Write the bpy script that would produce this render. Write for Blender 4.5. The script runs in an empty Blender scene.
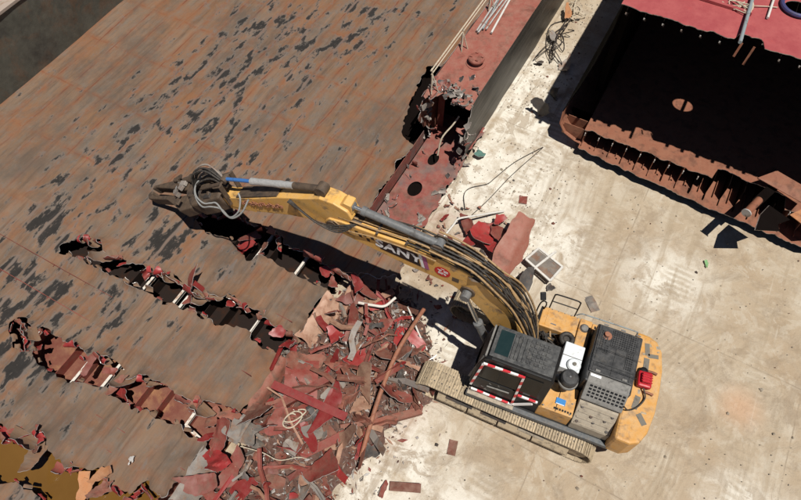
import bpy, math, random
import numpy as np
from mathutils import Vector, Matrix
random.seed(7)
R = math.radians
scene = bpy.context.scene
col = scene.collection

# ------------------------------------------------------------------ camera, sky, sun, exposure
cam_d = bpy.data.cameras.new('camera'); cam = bpy.data.objects.new('camera', cam_d); col.objects.link(cam)
cam.location = (0, 0, 18.0); cam.rotation_euler = (R(31), 0, 0)
cam_d.sensor_width = 36; cam_d.lens = 36 * 628 / 801; cam_d.clip_start = .1; cam_d.clip_end = 2000
scene.camera = cam
SUN_EL = 72.5
sun_dir = Vector((.53, -.85, 0)).normalized()            # horizontal direction towards the sun
world = bpy.data.worlds.new('World'); scene.world = world; world.use_nodes = True
wn = world.node_tree.nodes; wl = world.node_tree.links
sky = wn.new('ShaderNodeTexSky'); sky.sky_type = 'NISHITA'; sky.sun_disc = False; sky.air_density = .5; sky.dust_density = .1
sky.sun_elevation = R(SUN_EL); sky.sun_rotation = math.atan2(sun_dir.x, sun_dir.y)
wl.new(sky.outputs[0], wn['Background'].inputs[0]); wn['Background'].inputs[1].default_value = .05
sd = bpy.data.lights.new('sun', 'SUN'); so = bpy.data.objects.new('sun', sd); col.objects.link(so)
sd.energy = 5.0; sd.angle = R(.5); sd.color = (1, .955, .88)
to_sun = sun_dir * math.cos(R(SUN_EL)) + Vector((0, 0, math.sin(R(SUN_EL))))
so.rotation_euler = to_sun.to_track_quat('Z', 'Y').to_euler(); so.location = (20, -30, 60)
vs = scene.view_settings; vs.view_transform = 'Standard'; vs.look = 'None'; vs.exposure = .02; vs.gamma = 1

# ------------------------------------------------------------------ frames
BA = R(61.3)
UX, UY = math.cos(BA), math.sin(BA)
def B(u, w, z=0): return Vector((u * UX - w * UY, u * UY + w * UX, z))   # along / across the hull -> world

def tag(o, label=None, cat=None, group=None, kind=None):
    if label: o['label'] = label
    if cat: o['category'] = cat
    if group: o['group'] = group
    if kind: o['kind'] = kind
    return o
def empty(name, loc, rz=0):
    o = bpy.data.objects.new(name, None); col.objects.link(o); o.location = loc; o.rotation_euler = (0, 0, rz)
    o.empty_display_size = .2
    return o

# ------------------------------------------------------------------ mesh builder
class MB:
    def __init__(s): s.v = []; s.f = []; s.m = []
    def add(s, vs, fs, mi=0):
        b = len(s.v); s.v += [tuple(p) for p in vs]
        for f in fs: s.f.append(tuple(b + i for i in f)); s.m.append(mi)
        return s
    def hexa(s, p, mi=0):
        return s.add(p, [(0,3,2,1),(4,5,6,7),(0,1,5,4),(1,2,6,5),(2,3,7,6),(3,0,4,7)], mi)
    def box(s, c, d, mi=0, rot=None):
        p = []
        for z in (-.5, .5):
            for x, y in ((-.5,-.5),(.5,-.5),(.5,.5),(-.5,.5)):
                q = Vector((x * d[0], y * d[1], z * d[2]))
                if rot is not None: q = rot @ q
                p.append(q + Vector(c))
        return s.hexa(p, mi)
    def b2(s, a, b, mi=0):
        return s.box([(a[i] + b[i]) / 2 for i in range(3)], [abs(b[i] - a[i]) for i in range(3)], mi)
    def beam(s, p0, p1, w, h, mi=0, up=(0, 0, 1)):
        p0 = Vector(p0); p1 = Vector(p1); d = (p1 - p0).normalized(); up = Vector(up)
        if abs(d.dot(up)) > .98: up = Vector((1, 0, 0))
        sd_ = d.cross(up).normalized(); up = sd_.cross(d)
        p = []
        for q in (p0, p1):
            for a, b in ((-.5,-.5),(.5,-.5),(.5,.5),(-.5,.5)): p.append(q + sd_ * a * w + up * b * h)
        return s.hexa(p, mi)
    def tube(s, pts, r, n=8, mi=0, cap=True):
        pts = [Vector(p) for p in pts]; k = len(pts)
        rs = r if isinstance(r, (list, tuple)) else [r] * k
        t = [(pts[min(i + 1, k - 1)] - pts[max(i - 1, 0)]).normalized() for i in range(k)]
        a = Vector((0, 0, 1)) if abs(t[0].z) < .9 else Vector((1, 0, 0))
        x = t[0].cross(a).normalized(); vs_ = []
        for i in range(k):
            x = (x - t[i] * x.dot(t[i])).normalized(); y = t[i].cross(x)
            for j in range(n):
                an = 2 * math.pi * j / n
                vs_.append(pts[i] + (x * math.cos(an) + y * math.sin(an)) * rs[i])
        fs = []
        for i in range(k - 1):
            for j in range(n):
                j2 = (j + 1) % n; fs.append((i*n+j, i*n+j2, (i+1)*n+j2, (i+1)*n+j))
        if cap: fs.append(tuple(range(n - 1, -1, -1))); fs.append(tuple((k-1)*n + j for j in range(n)))
        return s.add(vs_, fs, mi)
    def cyl(s, p0, p1, r, n=16, mi=0): return s.tube([p0, p1], r, n, mi)
    def lathe(s, prof, n=20, c=(0,0,0), mi=0, axis='z'):
        vs_ = []; k = len(prof)
        for r, z in prof:
            for j in range(n):
                a = 2 * math.pi * j / n; x, y = r * math.cos(a), r * math.sin(a)
                q = (x, y, z) if axis == 'z' else (x, z, y)
                vs_.append((q[0] + c[0], q[1] + c[1], q[2] + c[2]))
        fs = [(i*n+j, i*n+(j+1)%n, (i+1)*n+(j+1)%n, (i+1)*n+j) for i in range(k-1) for j in range(n)]
        fs.append(tuple(range(n - 1, -1, -1))); fs.append(tuple((k-1)*n + j for j in range(n)))
        return s.add(vs_, fs, mi)
    def prism(s, poly, a, b, fn, mi=0):
        n = len(poly)
        vs_ = [fn(p, q, a) for p, q in poly] + [fn(p, q, b) for p, q in poly]
        fs = [tuple(range(n - 1, -1, -1)), tuple(range(n, 2 * n))] + [(i, (i+1)%n, n+(i+1)%n, n+i) for i in range(n)]
        return s.add(vs_, fs, mi)
    def mesh(s, name, mats, smooth=None):
        me = bpy.data.meshes.new(name); me.from_pydata(s.v, [], s.f)
        for m in (mats if isinstance(mats, (list, tuple)) else [mats]): me.materials.append(M[m])
        if any(s.m): me.polygons.foreach_set('material_index', s.m)
        fixn(me)
        if smooth: me.shade_smooth(); me.set_sharp_from_angle(angle=R(smooth))
        me.update(); return me
    def build(s, name, mats, parent=None, smooth=None, bev=0, loc=None):
        o = bpy.data.objects.new(name, s.mesh(name, mats, smooth)); col.objects.link(o)
        if parent: o.parent = parent
        if loc is not None: o.location = loc
        if bev:
            b = o.modifiers.new('bevel', 'BEVEL'); b.width = bev; b.segments = 2; b.limit_method = 'ANGLE'; b.angle_limit = R(40)
        return o
def fixn(me):
    import bmesh
    bm = bmesh.new(); bm.from_mesh(me); bmesh.ops.recalc_face_normals(bm, faces=bm.faces); bm.to_mesh(me); bm.free()
xz = lambda p, q, t: (p, t, q)
xy = lambda p, q, t: (p, q, t)
yz = lambda p, q, t: (t, p, q)
def spline(pts, n=6):
    P = [Vector(p) for p in pts]; P = [P[0] * 2 - P[1]] + P + [P[-1] * 2 - P[-2]]; out = []
    for i in range(1, len(P) - 2):
        a, b, c, d = P[i-1:i+3]
        for k in range(n):
            t = k / n
            out.append(.5 * (2*b + (c-a)*t + (2*a-5*b+4*c-d)*t*t + (-a+3*b-3*c+d)*t**3))
    out.append(P[-2]); return out

# ------------------------------------------------------------------ noise and polygon fields (numpy)
def vn(x, y, seed=0):
    x = np.asarray(x, float); y = np.asarray(y, float)
    xi = np.floor(x).astype(np.int64); yi = np.floor(y).astype(np.int64); fx = x - xi; fy = y - yi
    fx = fx * fx * (3 - 2 * fx); fy = fy * fy * (3 - 2 * fy)
    def h(a, b):
        n = (a * 374761393 + b * 668265263 + seed * 1442695041) & 0xffffffff
        n = ((n ^ (n >> 13)) * 1274126177) & 0xffffffff
        return ((n ^ (n >> 16)) & 0xffff) / 65535.
    return (h(xi, yi)*(1-fx) + h(xi+1, yi)*fx)*(1-fy) + (h(xi, yi+1)*(1-fx) + h(xi+1, yi+1)*fx)*fy
def sdf(px, py, poly):                                    # positive outside the polygon
    px = np.asarray(px, float); py = np.asarray(py, float)
    d = np.full(px.shape, 1e9); ins = np.zeros(px.shape, bool); n = len(poly)
    for i in range(n):
        x0, y0 = poly[i]; x1, y1 = poly[(i + 1) % n]; ex, ey = x1 - x0, y1 - y0
        t = np.clip(((px-x0)*ex + (py-y0)*ey) / (ex*ex + ey*ey + 1e-12), 0, 1)
        d = np.minimum(d, np.hypot(px - x0 - t*ex, py - y0 - t*ey))
        c = ((y0 > py) != (y1 > py)) & (px < (x1-x0)*(py-y0)/((y1-y0) if y1 != y0 else 1e-12) + x0)
        ins ^= c
    return np.where(ins, -d, d)
def clip_grid(us, ws, F):
    """marching-squares clip of a grid by F > 0 -> 2D verts, faces"""
    V = []; idx = {}; faces = []
    nu, nw = len(us), len(ws)
    def vert(i, j):
        k = (i, j)
        if k not in idx: idx[k] = len(V); V.append((us[i], ws[j]))
        return idx[k]
    def edge(a, b):
        k = (a, b) if a < b else (b, a)
        if k not in idx:
            (i0, j0), (i1, j1) = k; f0, f1 = F[i0, j0], F[i1, j1]; t = min(.97, max(.03, f0 / (f0 - f1)))
            idx[k] = len(V); V.append((us[i0] + (us[i1]-us[i0])*t, ws[j0] + (ws[j1]-ws[j0])*t))
        return idx[k]
    pos = F > 0
    for i in range(nu - 1):
        for j in range(nw - 1):
            c = ((i, j), (i+1, j), (i+1, j+1), (i, j+1)); s = [pos[q] for q in c]; k = sum(s)
            if k == 0: continue
            if k == 4: faces.append(tuple(vert(*q) for q in c)); continue
            poly = []
            for a in range(4):
                b = (a + 1) % 4
                if s[a]: poly.append(vert(*c[a]))
                if s[a] != s[b]: poly.append(edge(c[a], c[b]))
            if len(poly) >= 3: faces.append(tuple(poly))
    return V, faces
def shell(V, faces, thick, mi=(0, 1, 2), flip=False):
    """3D sheet -> MB with real thickness: top, underside and torn rim materials"""
    V = np.array([tuple(p) for p in V], float); N = np.zeros_like(V)
    for f in faces:
        a, b, c = V[f[0]], V[f[1]], V[f[2]]; n = np.cross(b - a, c - a)
        for i in f: N[i] += n
    N /= np.linalg.norm(N, axis=1)[:, None] + 1e-12
    if N[:, 2].sum() < 0 and not flip: N = -N
    m = MB(); m.v = [tuple(p) for p in V] + [tuple(p) for p in V - N * thick]; n = len(V)
    cnt = {}
    for f in faces:
        m.f.append(tuple(f)); m.m.append(mi[0]); m.f.append(tuple(n + i for i in reversed(f))); m.m.append(mi[1])
        for a in range(len(f)):
            e = (f[a], f[(a+1) % len(f)]); k = (min(e), max(e)); cnt[k] = None if k in cnt else e
    for e in cnt.values():
        if e: m.f.append((e[1], e[0], n + e[0], n + e[1])); m.m.append(mi[2])
    return m

# ------------------------------------------------------------------ procedural materials
M = {}
class NT:
    def __init__(s, name):
        m = bpy.data.materials.new(name); m.use_nodes = True; M[name] = m
        s.nt = m.node_tree; s.n = s.nt.nodes; s.b = s.n['Principled BSDF']; s.tc = s.n.new('ShaderNodeTexCoord')
        s.obj = s.tc.outputs['Object']
    def L(s, a, b): s.nt.links.new(a, b)
    def put(s, sock, v):
        if isinstance(v, bpy.types.NodeSocket): s.L(v, sock)
        elif isinstance(v, (tuple, list)) and sock.type == 'RGBA': sock.default_value = (*v[:3], 1)
        else: sock.default_value = v
    def map(s, scale=(1,1,1), rot=(0,0,0), loc=(0,0,0), src=None):
        n = s.n.new('ShaderNodeMapping'); s.L(src or s.obj, n.inputs[0])
        n.inputs['Scale'].default_value = scale; n.inputs['Rotation'].default_value = rot; n.inputs['Location'].default_value = loc
        return n.outputs[0]
    def noise(s, sc, det=4, rough=.55, vec=None, dist=0):
        n = s.n.new('ShaderNodeTexNoise'); s.L(vec or s.obj, n.inputs['Vector'])
        n.inputs['Scale'].default_value = sc; n.inputs['Detail'].default_value = det
        n.inputs['Roughness'].default_value = rough; n.inputs['Distortion'].default_value = dist
        return n.outputs['Fac']
    def voro(s, sc, vec=None, feat='F1', out='Distance'):
        n = s.n.new('ShaderNodeTexVoronoi'); s.L(vec or s.obj, n.inputs['Vector']); n.feature = feat
        n.inputs['Scale'].default_value = sc; return n.outputs[out]
    def ramp(s, fac, stops):
        n = s.n.new('ShaderNodeValToRGB'); s.L(fac, n.inputs[0]); cr = n.color_ramp
        while len(cr.elements) < len(stops): cr.elements.new(.5)
        for e, (p, c) in zip(cr.elements, stops):
            e.position = p; e.color = (*c, 1) if isinstance(c, (tuple, list)) else (c, c, c, 1)
        return n.outputs[0]
    def step(s, fac, a, b): return s.ramp(fac, [(a, 0.), (b, 1.)]) if a < b else s.ramp(fac, [(b, 1.), (a, 0.)])
    def mix(s, fac, a, b, mode='MIX'):
        n = s.n.new('ShaderNodeMix'); n.data_type = 'RGBA'; n.blend_type = mode
        s.put(n.inputs[0], fac); s.put(n.inputs[6], a); s.put(n.inputs[7], b); return n.outputs[2]
    def math(s, op, a, b=0., c=None):
        n = s.n.new('ShaderNodeMath'); n.operation = op; s.put(n.inputs[0], a); s.put(n.inputs[1], b)
        if c is not None: s.put(n.inputs[2], c)
        return n.outputs[0]
    def sep(s, v=None):
        n = s.n.new('ShaderNodeSeparateXYZ'); s.L(v or s.obj, n.inputs[0]); return n.outputs
    def rnd(s): return s.n.new('ShaderNodeObjectInfo').outputs['Random']
    def bump(s, h, st=.3, d=.02, nrm=None):
        n = s.n.new('ShaderNodeBump'); n.inputs['Strength'].default_value = st; n.inputs['Distance'].default_value = d
        s.L(h, n.inputs['Height'])
        if nrm: s.L(nrm, n.inputs['Normal'])
        return n.outputs[0]
    def out(s, color=None, rough=None, metal=None, nrm=None, spec=None):
        for k, v in (('Base Color', color), ('Roughness', rough), ('Metallic', metal), ('Normal', nrm), ('Specular IOR Level', spec)):
            if v is not None: s.put(s.b.inputs[k], v)
    def spot(s, p, r, soft):                              # 1 inside a blob round point p (object x/y), a stain's shape
        n = s.n.new('ShaderNodeVectorMath'); n.operation = 'DISTANCE'
        fl = s.n.new('ShaderNodeVectorMath'); fl.operation = 'MULTIPLY'; s.L(s.obj, fl.inputs[0]); fl.inputs[1].default_value = (1, 1, 0)
        s.L(fl.outputs[0], n.inputs[0]); n.inputs[1].default_value = (p[0], p[1], 0)
        mr = s.n.new('ShaderNodeMapRange'); mr.interpolation_type = 'SMOOTHSTEP'; s.L(n.outputs['Value'], mr.inputs[0])
        mr.inputs[1].default_value = r + soft; mr.inputs[2].default_value = max(0, r - soft); mr.inputs[3].default_value = 0; mr.inputs[4].default_value = 1
        return mr.outputs[0]

def mat_floor():
    t = NT('floor_steel'); x, y, z = t.sep()
    P_ = .78
    warp = t.noise(1.3, 3)
    fine = t.noise(9, 6, .65, t.map((.5, 1.2, 1))); grit = t.noise(34, 5, .7)
    st = t.noise(1.0, 6, .65, t.map((.5, 1.3, 1)), .5)
    c = t.mix(t.step(st, .36, .64), (.185, .100, .054), (.150, .115, .088))
    pr = t.rnd(); c = t.mix(t.math('MULTIPLY', pr, .4), c, t.mix(t.step(pr, .3, .8), (.115, .088, .066), (.21, .15, .108)))
    c = t.mix(t.math('MULTIPLY', t.step(t.noise(2.6, 7, .72), .50, .70), .6), c, (.155, .140, .125))
    sk = t.noise(1., 6, .7, t.map((.35, 4.2, 1), (0, 0, .03), (2, 6, 0)), .3)
    c = t.mix(t.math('MULTIPLY', t.step(sk, .50, .66), .75), c, (.088, .056, .038))
    c = t.mix(t.math('MULTIPLY', t.step(sk, .44, .32), .6), c, (.245, .155, .10))
    c = t.mix(t.math('MULTIPLY', t.step(fine, .45, .8), .45), c, (.23, .135, .08))
    def dist(sock, pitch, amt): return t.math('PINGPONG', t.math('ADD', sock, t.math('MULTIPLY', t.math('SUBTRACT', warp, .5), amt)), pitch / 2)
    wv = t.noise(.6, 3, .6, t.map((1, 1, 1), (0, 0, 0), (3, 9, 0)))
    dy, dx = dist(t.math('ADD', y, t.math('MULTIPLY', wv, .22)), P_, .09), dist(t.math('ADD', x, t.math('MULTIPLY', wv, .3)), 2.4, .10)
    up = t.step(t.math('DIVIDE', x, 20.), .22, .42)
    rn = t.noise(2.2, 6, .68, t.map((.8, 1, 1), (0, 0, 0), (5, 3, 0)))
    halo = t.math('MAXIMUM', t.math('MULTIPLY', t.step(dy, .20, .0), t.step(rn, .36, .60)), t.math('MULTIPLY', t.step(dx, .20, .0), t.step(rn, .36, .58)))
    halo = t.math('MULTIPLY', halo, t.mix(up, (.55,) * 3, (1.,) * 3))
    c = t.mix(t.math('MULTIPLY', halo, .85), c, t.mix(t.noise(6, 4), (.235, .090, .036), (.165, .066, .036)))
    core = t.math('MAXIMUM', t.math('MULTIPLY', t.step(dy, .030, .012), t.step(t.noise(1.6, 5, .65, t.map((.6, 1, 1))), .44, .58)), t.math('MULTIPLY', t.math('MULTIPLY', t.step(dx, .028, .012), t.step(rn, .46, .60)), .55))
    core = t.math('MULTIPLY', core, t.mix(up, (.25,) * 3, (1.,) * 3))
    c = t.mix(t.math('MULTIPLY', core, .8), c, t.mix(up, (.10, .052, .034), (.135, .044, .026)))
    c = t.mix(t.math('MULTIPLY', t.step(t.noise(.8, 7, .72, t.map((.7, 1, 1), (0, 0, 0), (9, 2, 0))), .50, .68), .65), c, (.22, .095, .042))
    c = t.mix(t.math('MULTIPLY', t.step(t.noise(.45, 7, .72, t.map((.8, 1, 1), (0, 0, 0), (21, 5, 0))), .49, .64), .6), c, (.085, .070, .058))
    # black coating left in ragged rows between the stiffeners, and scorched patches at the cuts
    sn = t.noise(1.0, 6, .62, t.map((1.35, 2.7, 1), (0, 0, 0), (3.7, 1.2, 0)), .15)
    cl = t.noise(.55, 3, .5, t.map((1, 1, 1), (0, 0, 0), (1.7, 8.2, 0)))
    band = t.ramp(t.math('DIVIDE', t.math('SUBTRACT', y, 6.), 16.), [(.05, 0.), (.22, .06), (.36, .125), (.56, .13), (.68, .07), (.78, 0.)])
    scorch = None
    for p, r, s_ in (((.42, 12.7), .55, .45), ((.1, 13.6), .5, .5), ((2.6, 15.2), .3, .8), ((3.0, 11.6), .2, .7), ((2.4, 13.8), .2, .8), ((4.4, 15.6), .2, .8), ((12.5, 7.9), .1, 1.0), ((5.6, 11.8), .1, .9)):
        q = t.spot(p, r, s_); scorch = q if scorch is None else t.math('MAXIMUM', scorch, q)
    val = t.math('ADD', t.math('ADD', sn, t.math('MULTIPLY', t.math('SUBTRACT', cl, .5), .30)), t.math('ADD', band, t.math('MULTIPLY', scorch, .14)))
    stn = t.math('MULTIPLY', t.step(val, .675, .730), t.math('SUBTRACT', 1., t.math('MULTIPLY', t.step(dy, .07, .03), .9)))
    stn = t.math('MULTIPLY', stn, t.step(fine, .28, .40))
    pale = t.math('MULTIPLY', t.step(val, .62, .70), .55)
    c = t.mix(pale, c, (.155, .142, .130))
    c = t.mix(t.math('MULTIPLY', stn, .95), c, t.mix(t.noise(7, 5), (.011, .0105, .0105), (.028, .026, .024)))
    c = t.mix(t.math('MULTIPLY', t.step(grit, .60, .74), .4), c, (.06, .045, .035))
    c = t.mix(t.math('MULTIPLY', t.step(grit, .36, .26), .45), c, (.33, .24, .17))
    h = t.math('ADD', t.math('ADD', t.math('MULTIPLY', fine, .6), t.math('MULTIPLY', grit, .3)), t.math('ADD', t.math('MULTIPLY', core, -.5), t.math('MULTIPLY', stn, .25)))
    t.out(c, .78, .0, t.bump(h, .6, .014), .22)
mat_floor()

def paint(name, base, rustc=(.16, .07, .035), amt=.5, rough=.5, sc=2.0, dust=None, dusta=.4, var=.0, spec=.4, bumpd=.008, grey=None):
    t = NT(name); c = base
    if var:
        r = t.rnd(); c = t.mix(t.math('MULTIPLY', r, 1.), tuple(v * (1 - var) for v in base), tuple(min(1, v * (1 + var)) for v in base))
    n = t.noise(sc, 6, .65, None, .4)
    c = t.mix(t.step(n, .62 - amt * .22, .74 - amt * .2), c, rustc)
    if grey: c = t.mix(t.math('MULTIPLY', t.step(t.noise(sc * .6, 5, .6, t.map((1,1,1),(0,0,0),(4,8,2))), .48, .62), .8), c, grey)
    if dust:
        d = t.math('MULTIPLY', t.step(t.noise(sc * 1.7, 5, .7, t.map((1,1,1),(0,0,0),(7,1,3))), .35, .75), dusta); c = t.mix(d, c, dust)
    f = t.noise(sc * 14, 4, .6)
    c = t.mix(t.math('MULTIPLY', t.step(f, .55, .8), .35), c, tuple(v * .45 for v in rustc))
    t.out(c, t.mix(n, (rough - .1,) * 3, (rough + .25,) * 3), 0, t.bump(t.math('ADD', n, t.math('MULTIPLY', f, .35)), .4, bumpd), spec)
    return t
paint('red_primer', (.185, .034, .026), (.125, .045, .03), .5, .5, 2.8, (.23, .125, .09), .55, .35, .35)
paint('red_bright', (.25, .020, .021), (.14, .03, .024), .35, .38, 3.0, (.25, .085, .065), .45, .3, .4)
paint('cut_shade', (.020, .014, .012), (.035, .016, .010), .4, .7, 1.5, spec=.06)  # near-black: the shade down inside the cuts is put into the colour
paint('rust_red', (.19, .060, .040), (.11, .048, .032), .6, .62, 3.0, (.27, .165, .12), .6, .35, .3)
paint('rust_orange', (.36, .15, .06), (.20, .075, .035), .6, .65, 2.5, (.40, .24, .14), .5, .25)
paint('rust_peach', (.27, .14, .095), (.22, .10, .065), .7, .6, 3, (.48, .33, .22), .5, .25)
paint('scrap_grey', (.20, .18, .165), (.17, .085, .05), .55, .55, 2.5, (.34, .28, .22), .5, .4)
paint('scrap_dark', (.045, .042, .042), (.10, .05, .03), .4, .5, 3, (.2, .16, .13), .35, .5)
paint('torn_rim', (.46, .42, .39), (.22, .10, .06), .4, .28, 8).b.inputs['Metallic'].default_value = .35
paint('tank_deck', (.27, .080, .058), (.17, .055, .038), .55, .55, 2.4, (.33, .19, .14), .6, bumpd=.012)
paint('tank_bottom_red', (.215, .048, .038), (.13, .05, .035), .6, .55, 2.2, (.30, .17, .13), .55, grey=(.12, .10, .095))
paint('deck_pink', (.31, .056, .060), (.36, .06, .06), .12, .55, 1.2, (.55, .17, .15), .35, bumpd=.004)
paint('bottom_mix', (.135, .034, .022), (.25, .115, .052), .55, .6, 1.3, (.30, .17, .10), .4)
paint('strip_peach', (.44, .265, .185), (.30, .15, .095), .7, .55, 3, (.50, .36, .27), .5)
paint('hold_shade', (.006, .004, .0035), (.005, .003, .0025), .5, .75, 1.5, spec=.04)  # near-black colour standing in for shade inside the hold and tank
paint('shell_rust', (.235, .088, .050), (.13, .05, .03), .6, .6, 2.6, (.30, .15, .09), .5)
paint('wall_olive', (.070, .068, .054), (.115, .072, .045), .6, .65, 1.3, (.15, .145, .115), .7, bumpd=.02, grey=(.045, .042, .036))
paint('stone', (.30, .25, .19), (.2, .16, .12), .4, .8, 6)
paint('wall_top', (.36, .29, .24), (.26, .17, .11), .4, .6, 2)
paint('white_bar', (.62, .58, .52), (.35, .22, .15), .35, .5, 4)
paint('pipe_steel', (.42, .40, .38), (.22, .14, .10), .4, .35, 6)
paint('pipe_rust', (.27, .10, .055), (.17, .07, .04), .5, .6, 5, (.4, .24, .16), .4)
paint('rope', (.50, .43, .33), (.3, .22, .15), .4, .8, 20)
paint('cable', (.035, .03, .028), (.09, .06, .045), .5, .6, 12)
paint('teal_paint', (.10, .20, .17), (.12, .1, .08), .3, .5, 4)
paint('green_scrap', (.16, .33, .13), (.3, .3, .25), .2, .5, 6)
paint('drum_blue', (.05, .05, .14), (.05, .04, .05), .3, .4, 4)
paint('pole_grey', (.24, .28, .29), (.14, .12, .11), .4, .45, 5)
paint('pole_pale', (.60, .58, .54), (.4, .34, .28), .3, .5, 5)
# machine
paint('yellow', (.56, .275, .06), (.22, .12, .06), .5, .45, 2.6, (.57, .40, .22), .7, bumpd=.003)
paint('yellow_arm', (.70, .385, .09), (.13, .08, .05), .40, .42, 2.4, (.60, .42, .22), .55, bumpd=.004)
paint('dark_arm', (.07, .05, .036), (.035, .028, .024), .6, .55, 3, (.24, .16, .10), .4, bumpd=.02)
paint('black_paint', (.008, .008, .009), (.016, .014, .013), .3, .42, 3, (.10, .095, .09), .07, bumpd=.002, spec=.25)
paint('hood_black', (.018, .019, .021), (.04, .035, .03), .3, .45, 4, (.17, .165, .16), .4, bumpd=.003)
paint('roof_black', (.022, .023, .025), (.05, .047, .044), .4, .5, 5, (.17, .168, .16), .6, bumpd=.003)
paint('dust_steel', (.38, .30, .20), (.15, .115, .08), .55, .65, 7, (.47, .385, .265), .7, .22, bumpd=.006)
paint('dust_panel', (.33, .28, .215), (.17, .14, .11), .45, .65, 6, (.42, .37, .29), .7)
paint('dust_grey', (.16, .155, .145), (.08, .078, .072), .4, .6, 6, (.28, .265, .24), .7)
paint('skirt', (.075, .085, .095), (.12, .105, .09), .4, .55, 5, (.24, .23, .21), .5)
paint('hose', (.018, .017, .017), (.06, .05, .04), .4, .5, 10, (.2, .16, .12), .3)
paint('hose_tan', (.36, .22, .095), (.14, .09, .05), .5, .5, 8, (.4, .3, .19), .5)
paint('hose_white', (.26, .26, .25), (.2, .19, .18), .4, .35, 10)
paint('cyl_grey', (.12, .125, .13), (.06, .055, .05), .4, .4, 6, (.26, .25, .235), .5)
paint('white_box', (.66, .70, .72), (.4, .38, .35), .2, .4, 4)
paint('red_tool', (.42, .012, .022), (.12, .02, .02), .2, .35, 5)
paint('decal_white', (.80, .80, .80), (.5, .45, .4), .1, .4, 8)
paint('decal_black', (.010, .010, .011), (.03, .025, .02), .15, .35, 8)
paint('decal_pink', (.36, .10, .22), (.4, .2, .2), .1, .4, 8)
paint('decal_red', (.55, .022, .022), (.4, .05, .04), .1, .4, 8)
paint('decal_blue', (.03, .20, .50), (.3, .3, .3), .2, .4, 8)
paint('pad_grey', (.17, .155, .13), (.1, .09, .08), .3, .8, 12)
paint('rod_blue', (.05, .16, .42), (.03, .07, .16), .3, .25, 6)
t = NT('chrome'); t.out((.62, .62, .60), t.mix(t.noise(8, 4), (.15,) * 3, (.4,) * 3), .9)
t = NT('silver_wrap'); n = t.noise(18, 5); t.out(t.mix(n, (.32, .32, .31), (.62, .61, .59)), .45, .3, t.bump(n, .6, .02))
t = NT('glass'); t.out((.004, .005, .006), .12, 0, None, .12)
t = NT('roof_glass'); t.out(t.mix(t.noise(5, 4), (.006, .020, .022), (.02, .036, .036)), .16, 0, None, .6)
t = NT('stripe'); x, y, z = t.sep()
sq = t.math('GREATER_THAN', t.math('FRACT', t.math('MULTIPLY', t.math('ADD', x, z), 2.7)), .5)
t.out(t.mix(sq, (.55, .018, .03), (.78, .76, .74)), .4)
t = NT('water'); n = t.noise(1.2, 5, .6)
t.out(t.mix(n, (.105, .050, .010), (.165, .085, .022)), .12, 0, t.bump(t.noise(3, 3), .08, .02), .5)

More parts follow.
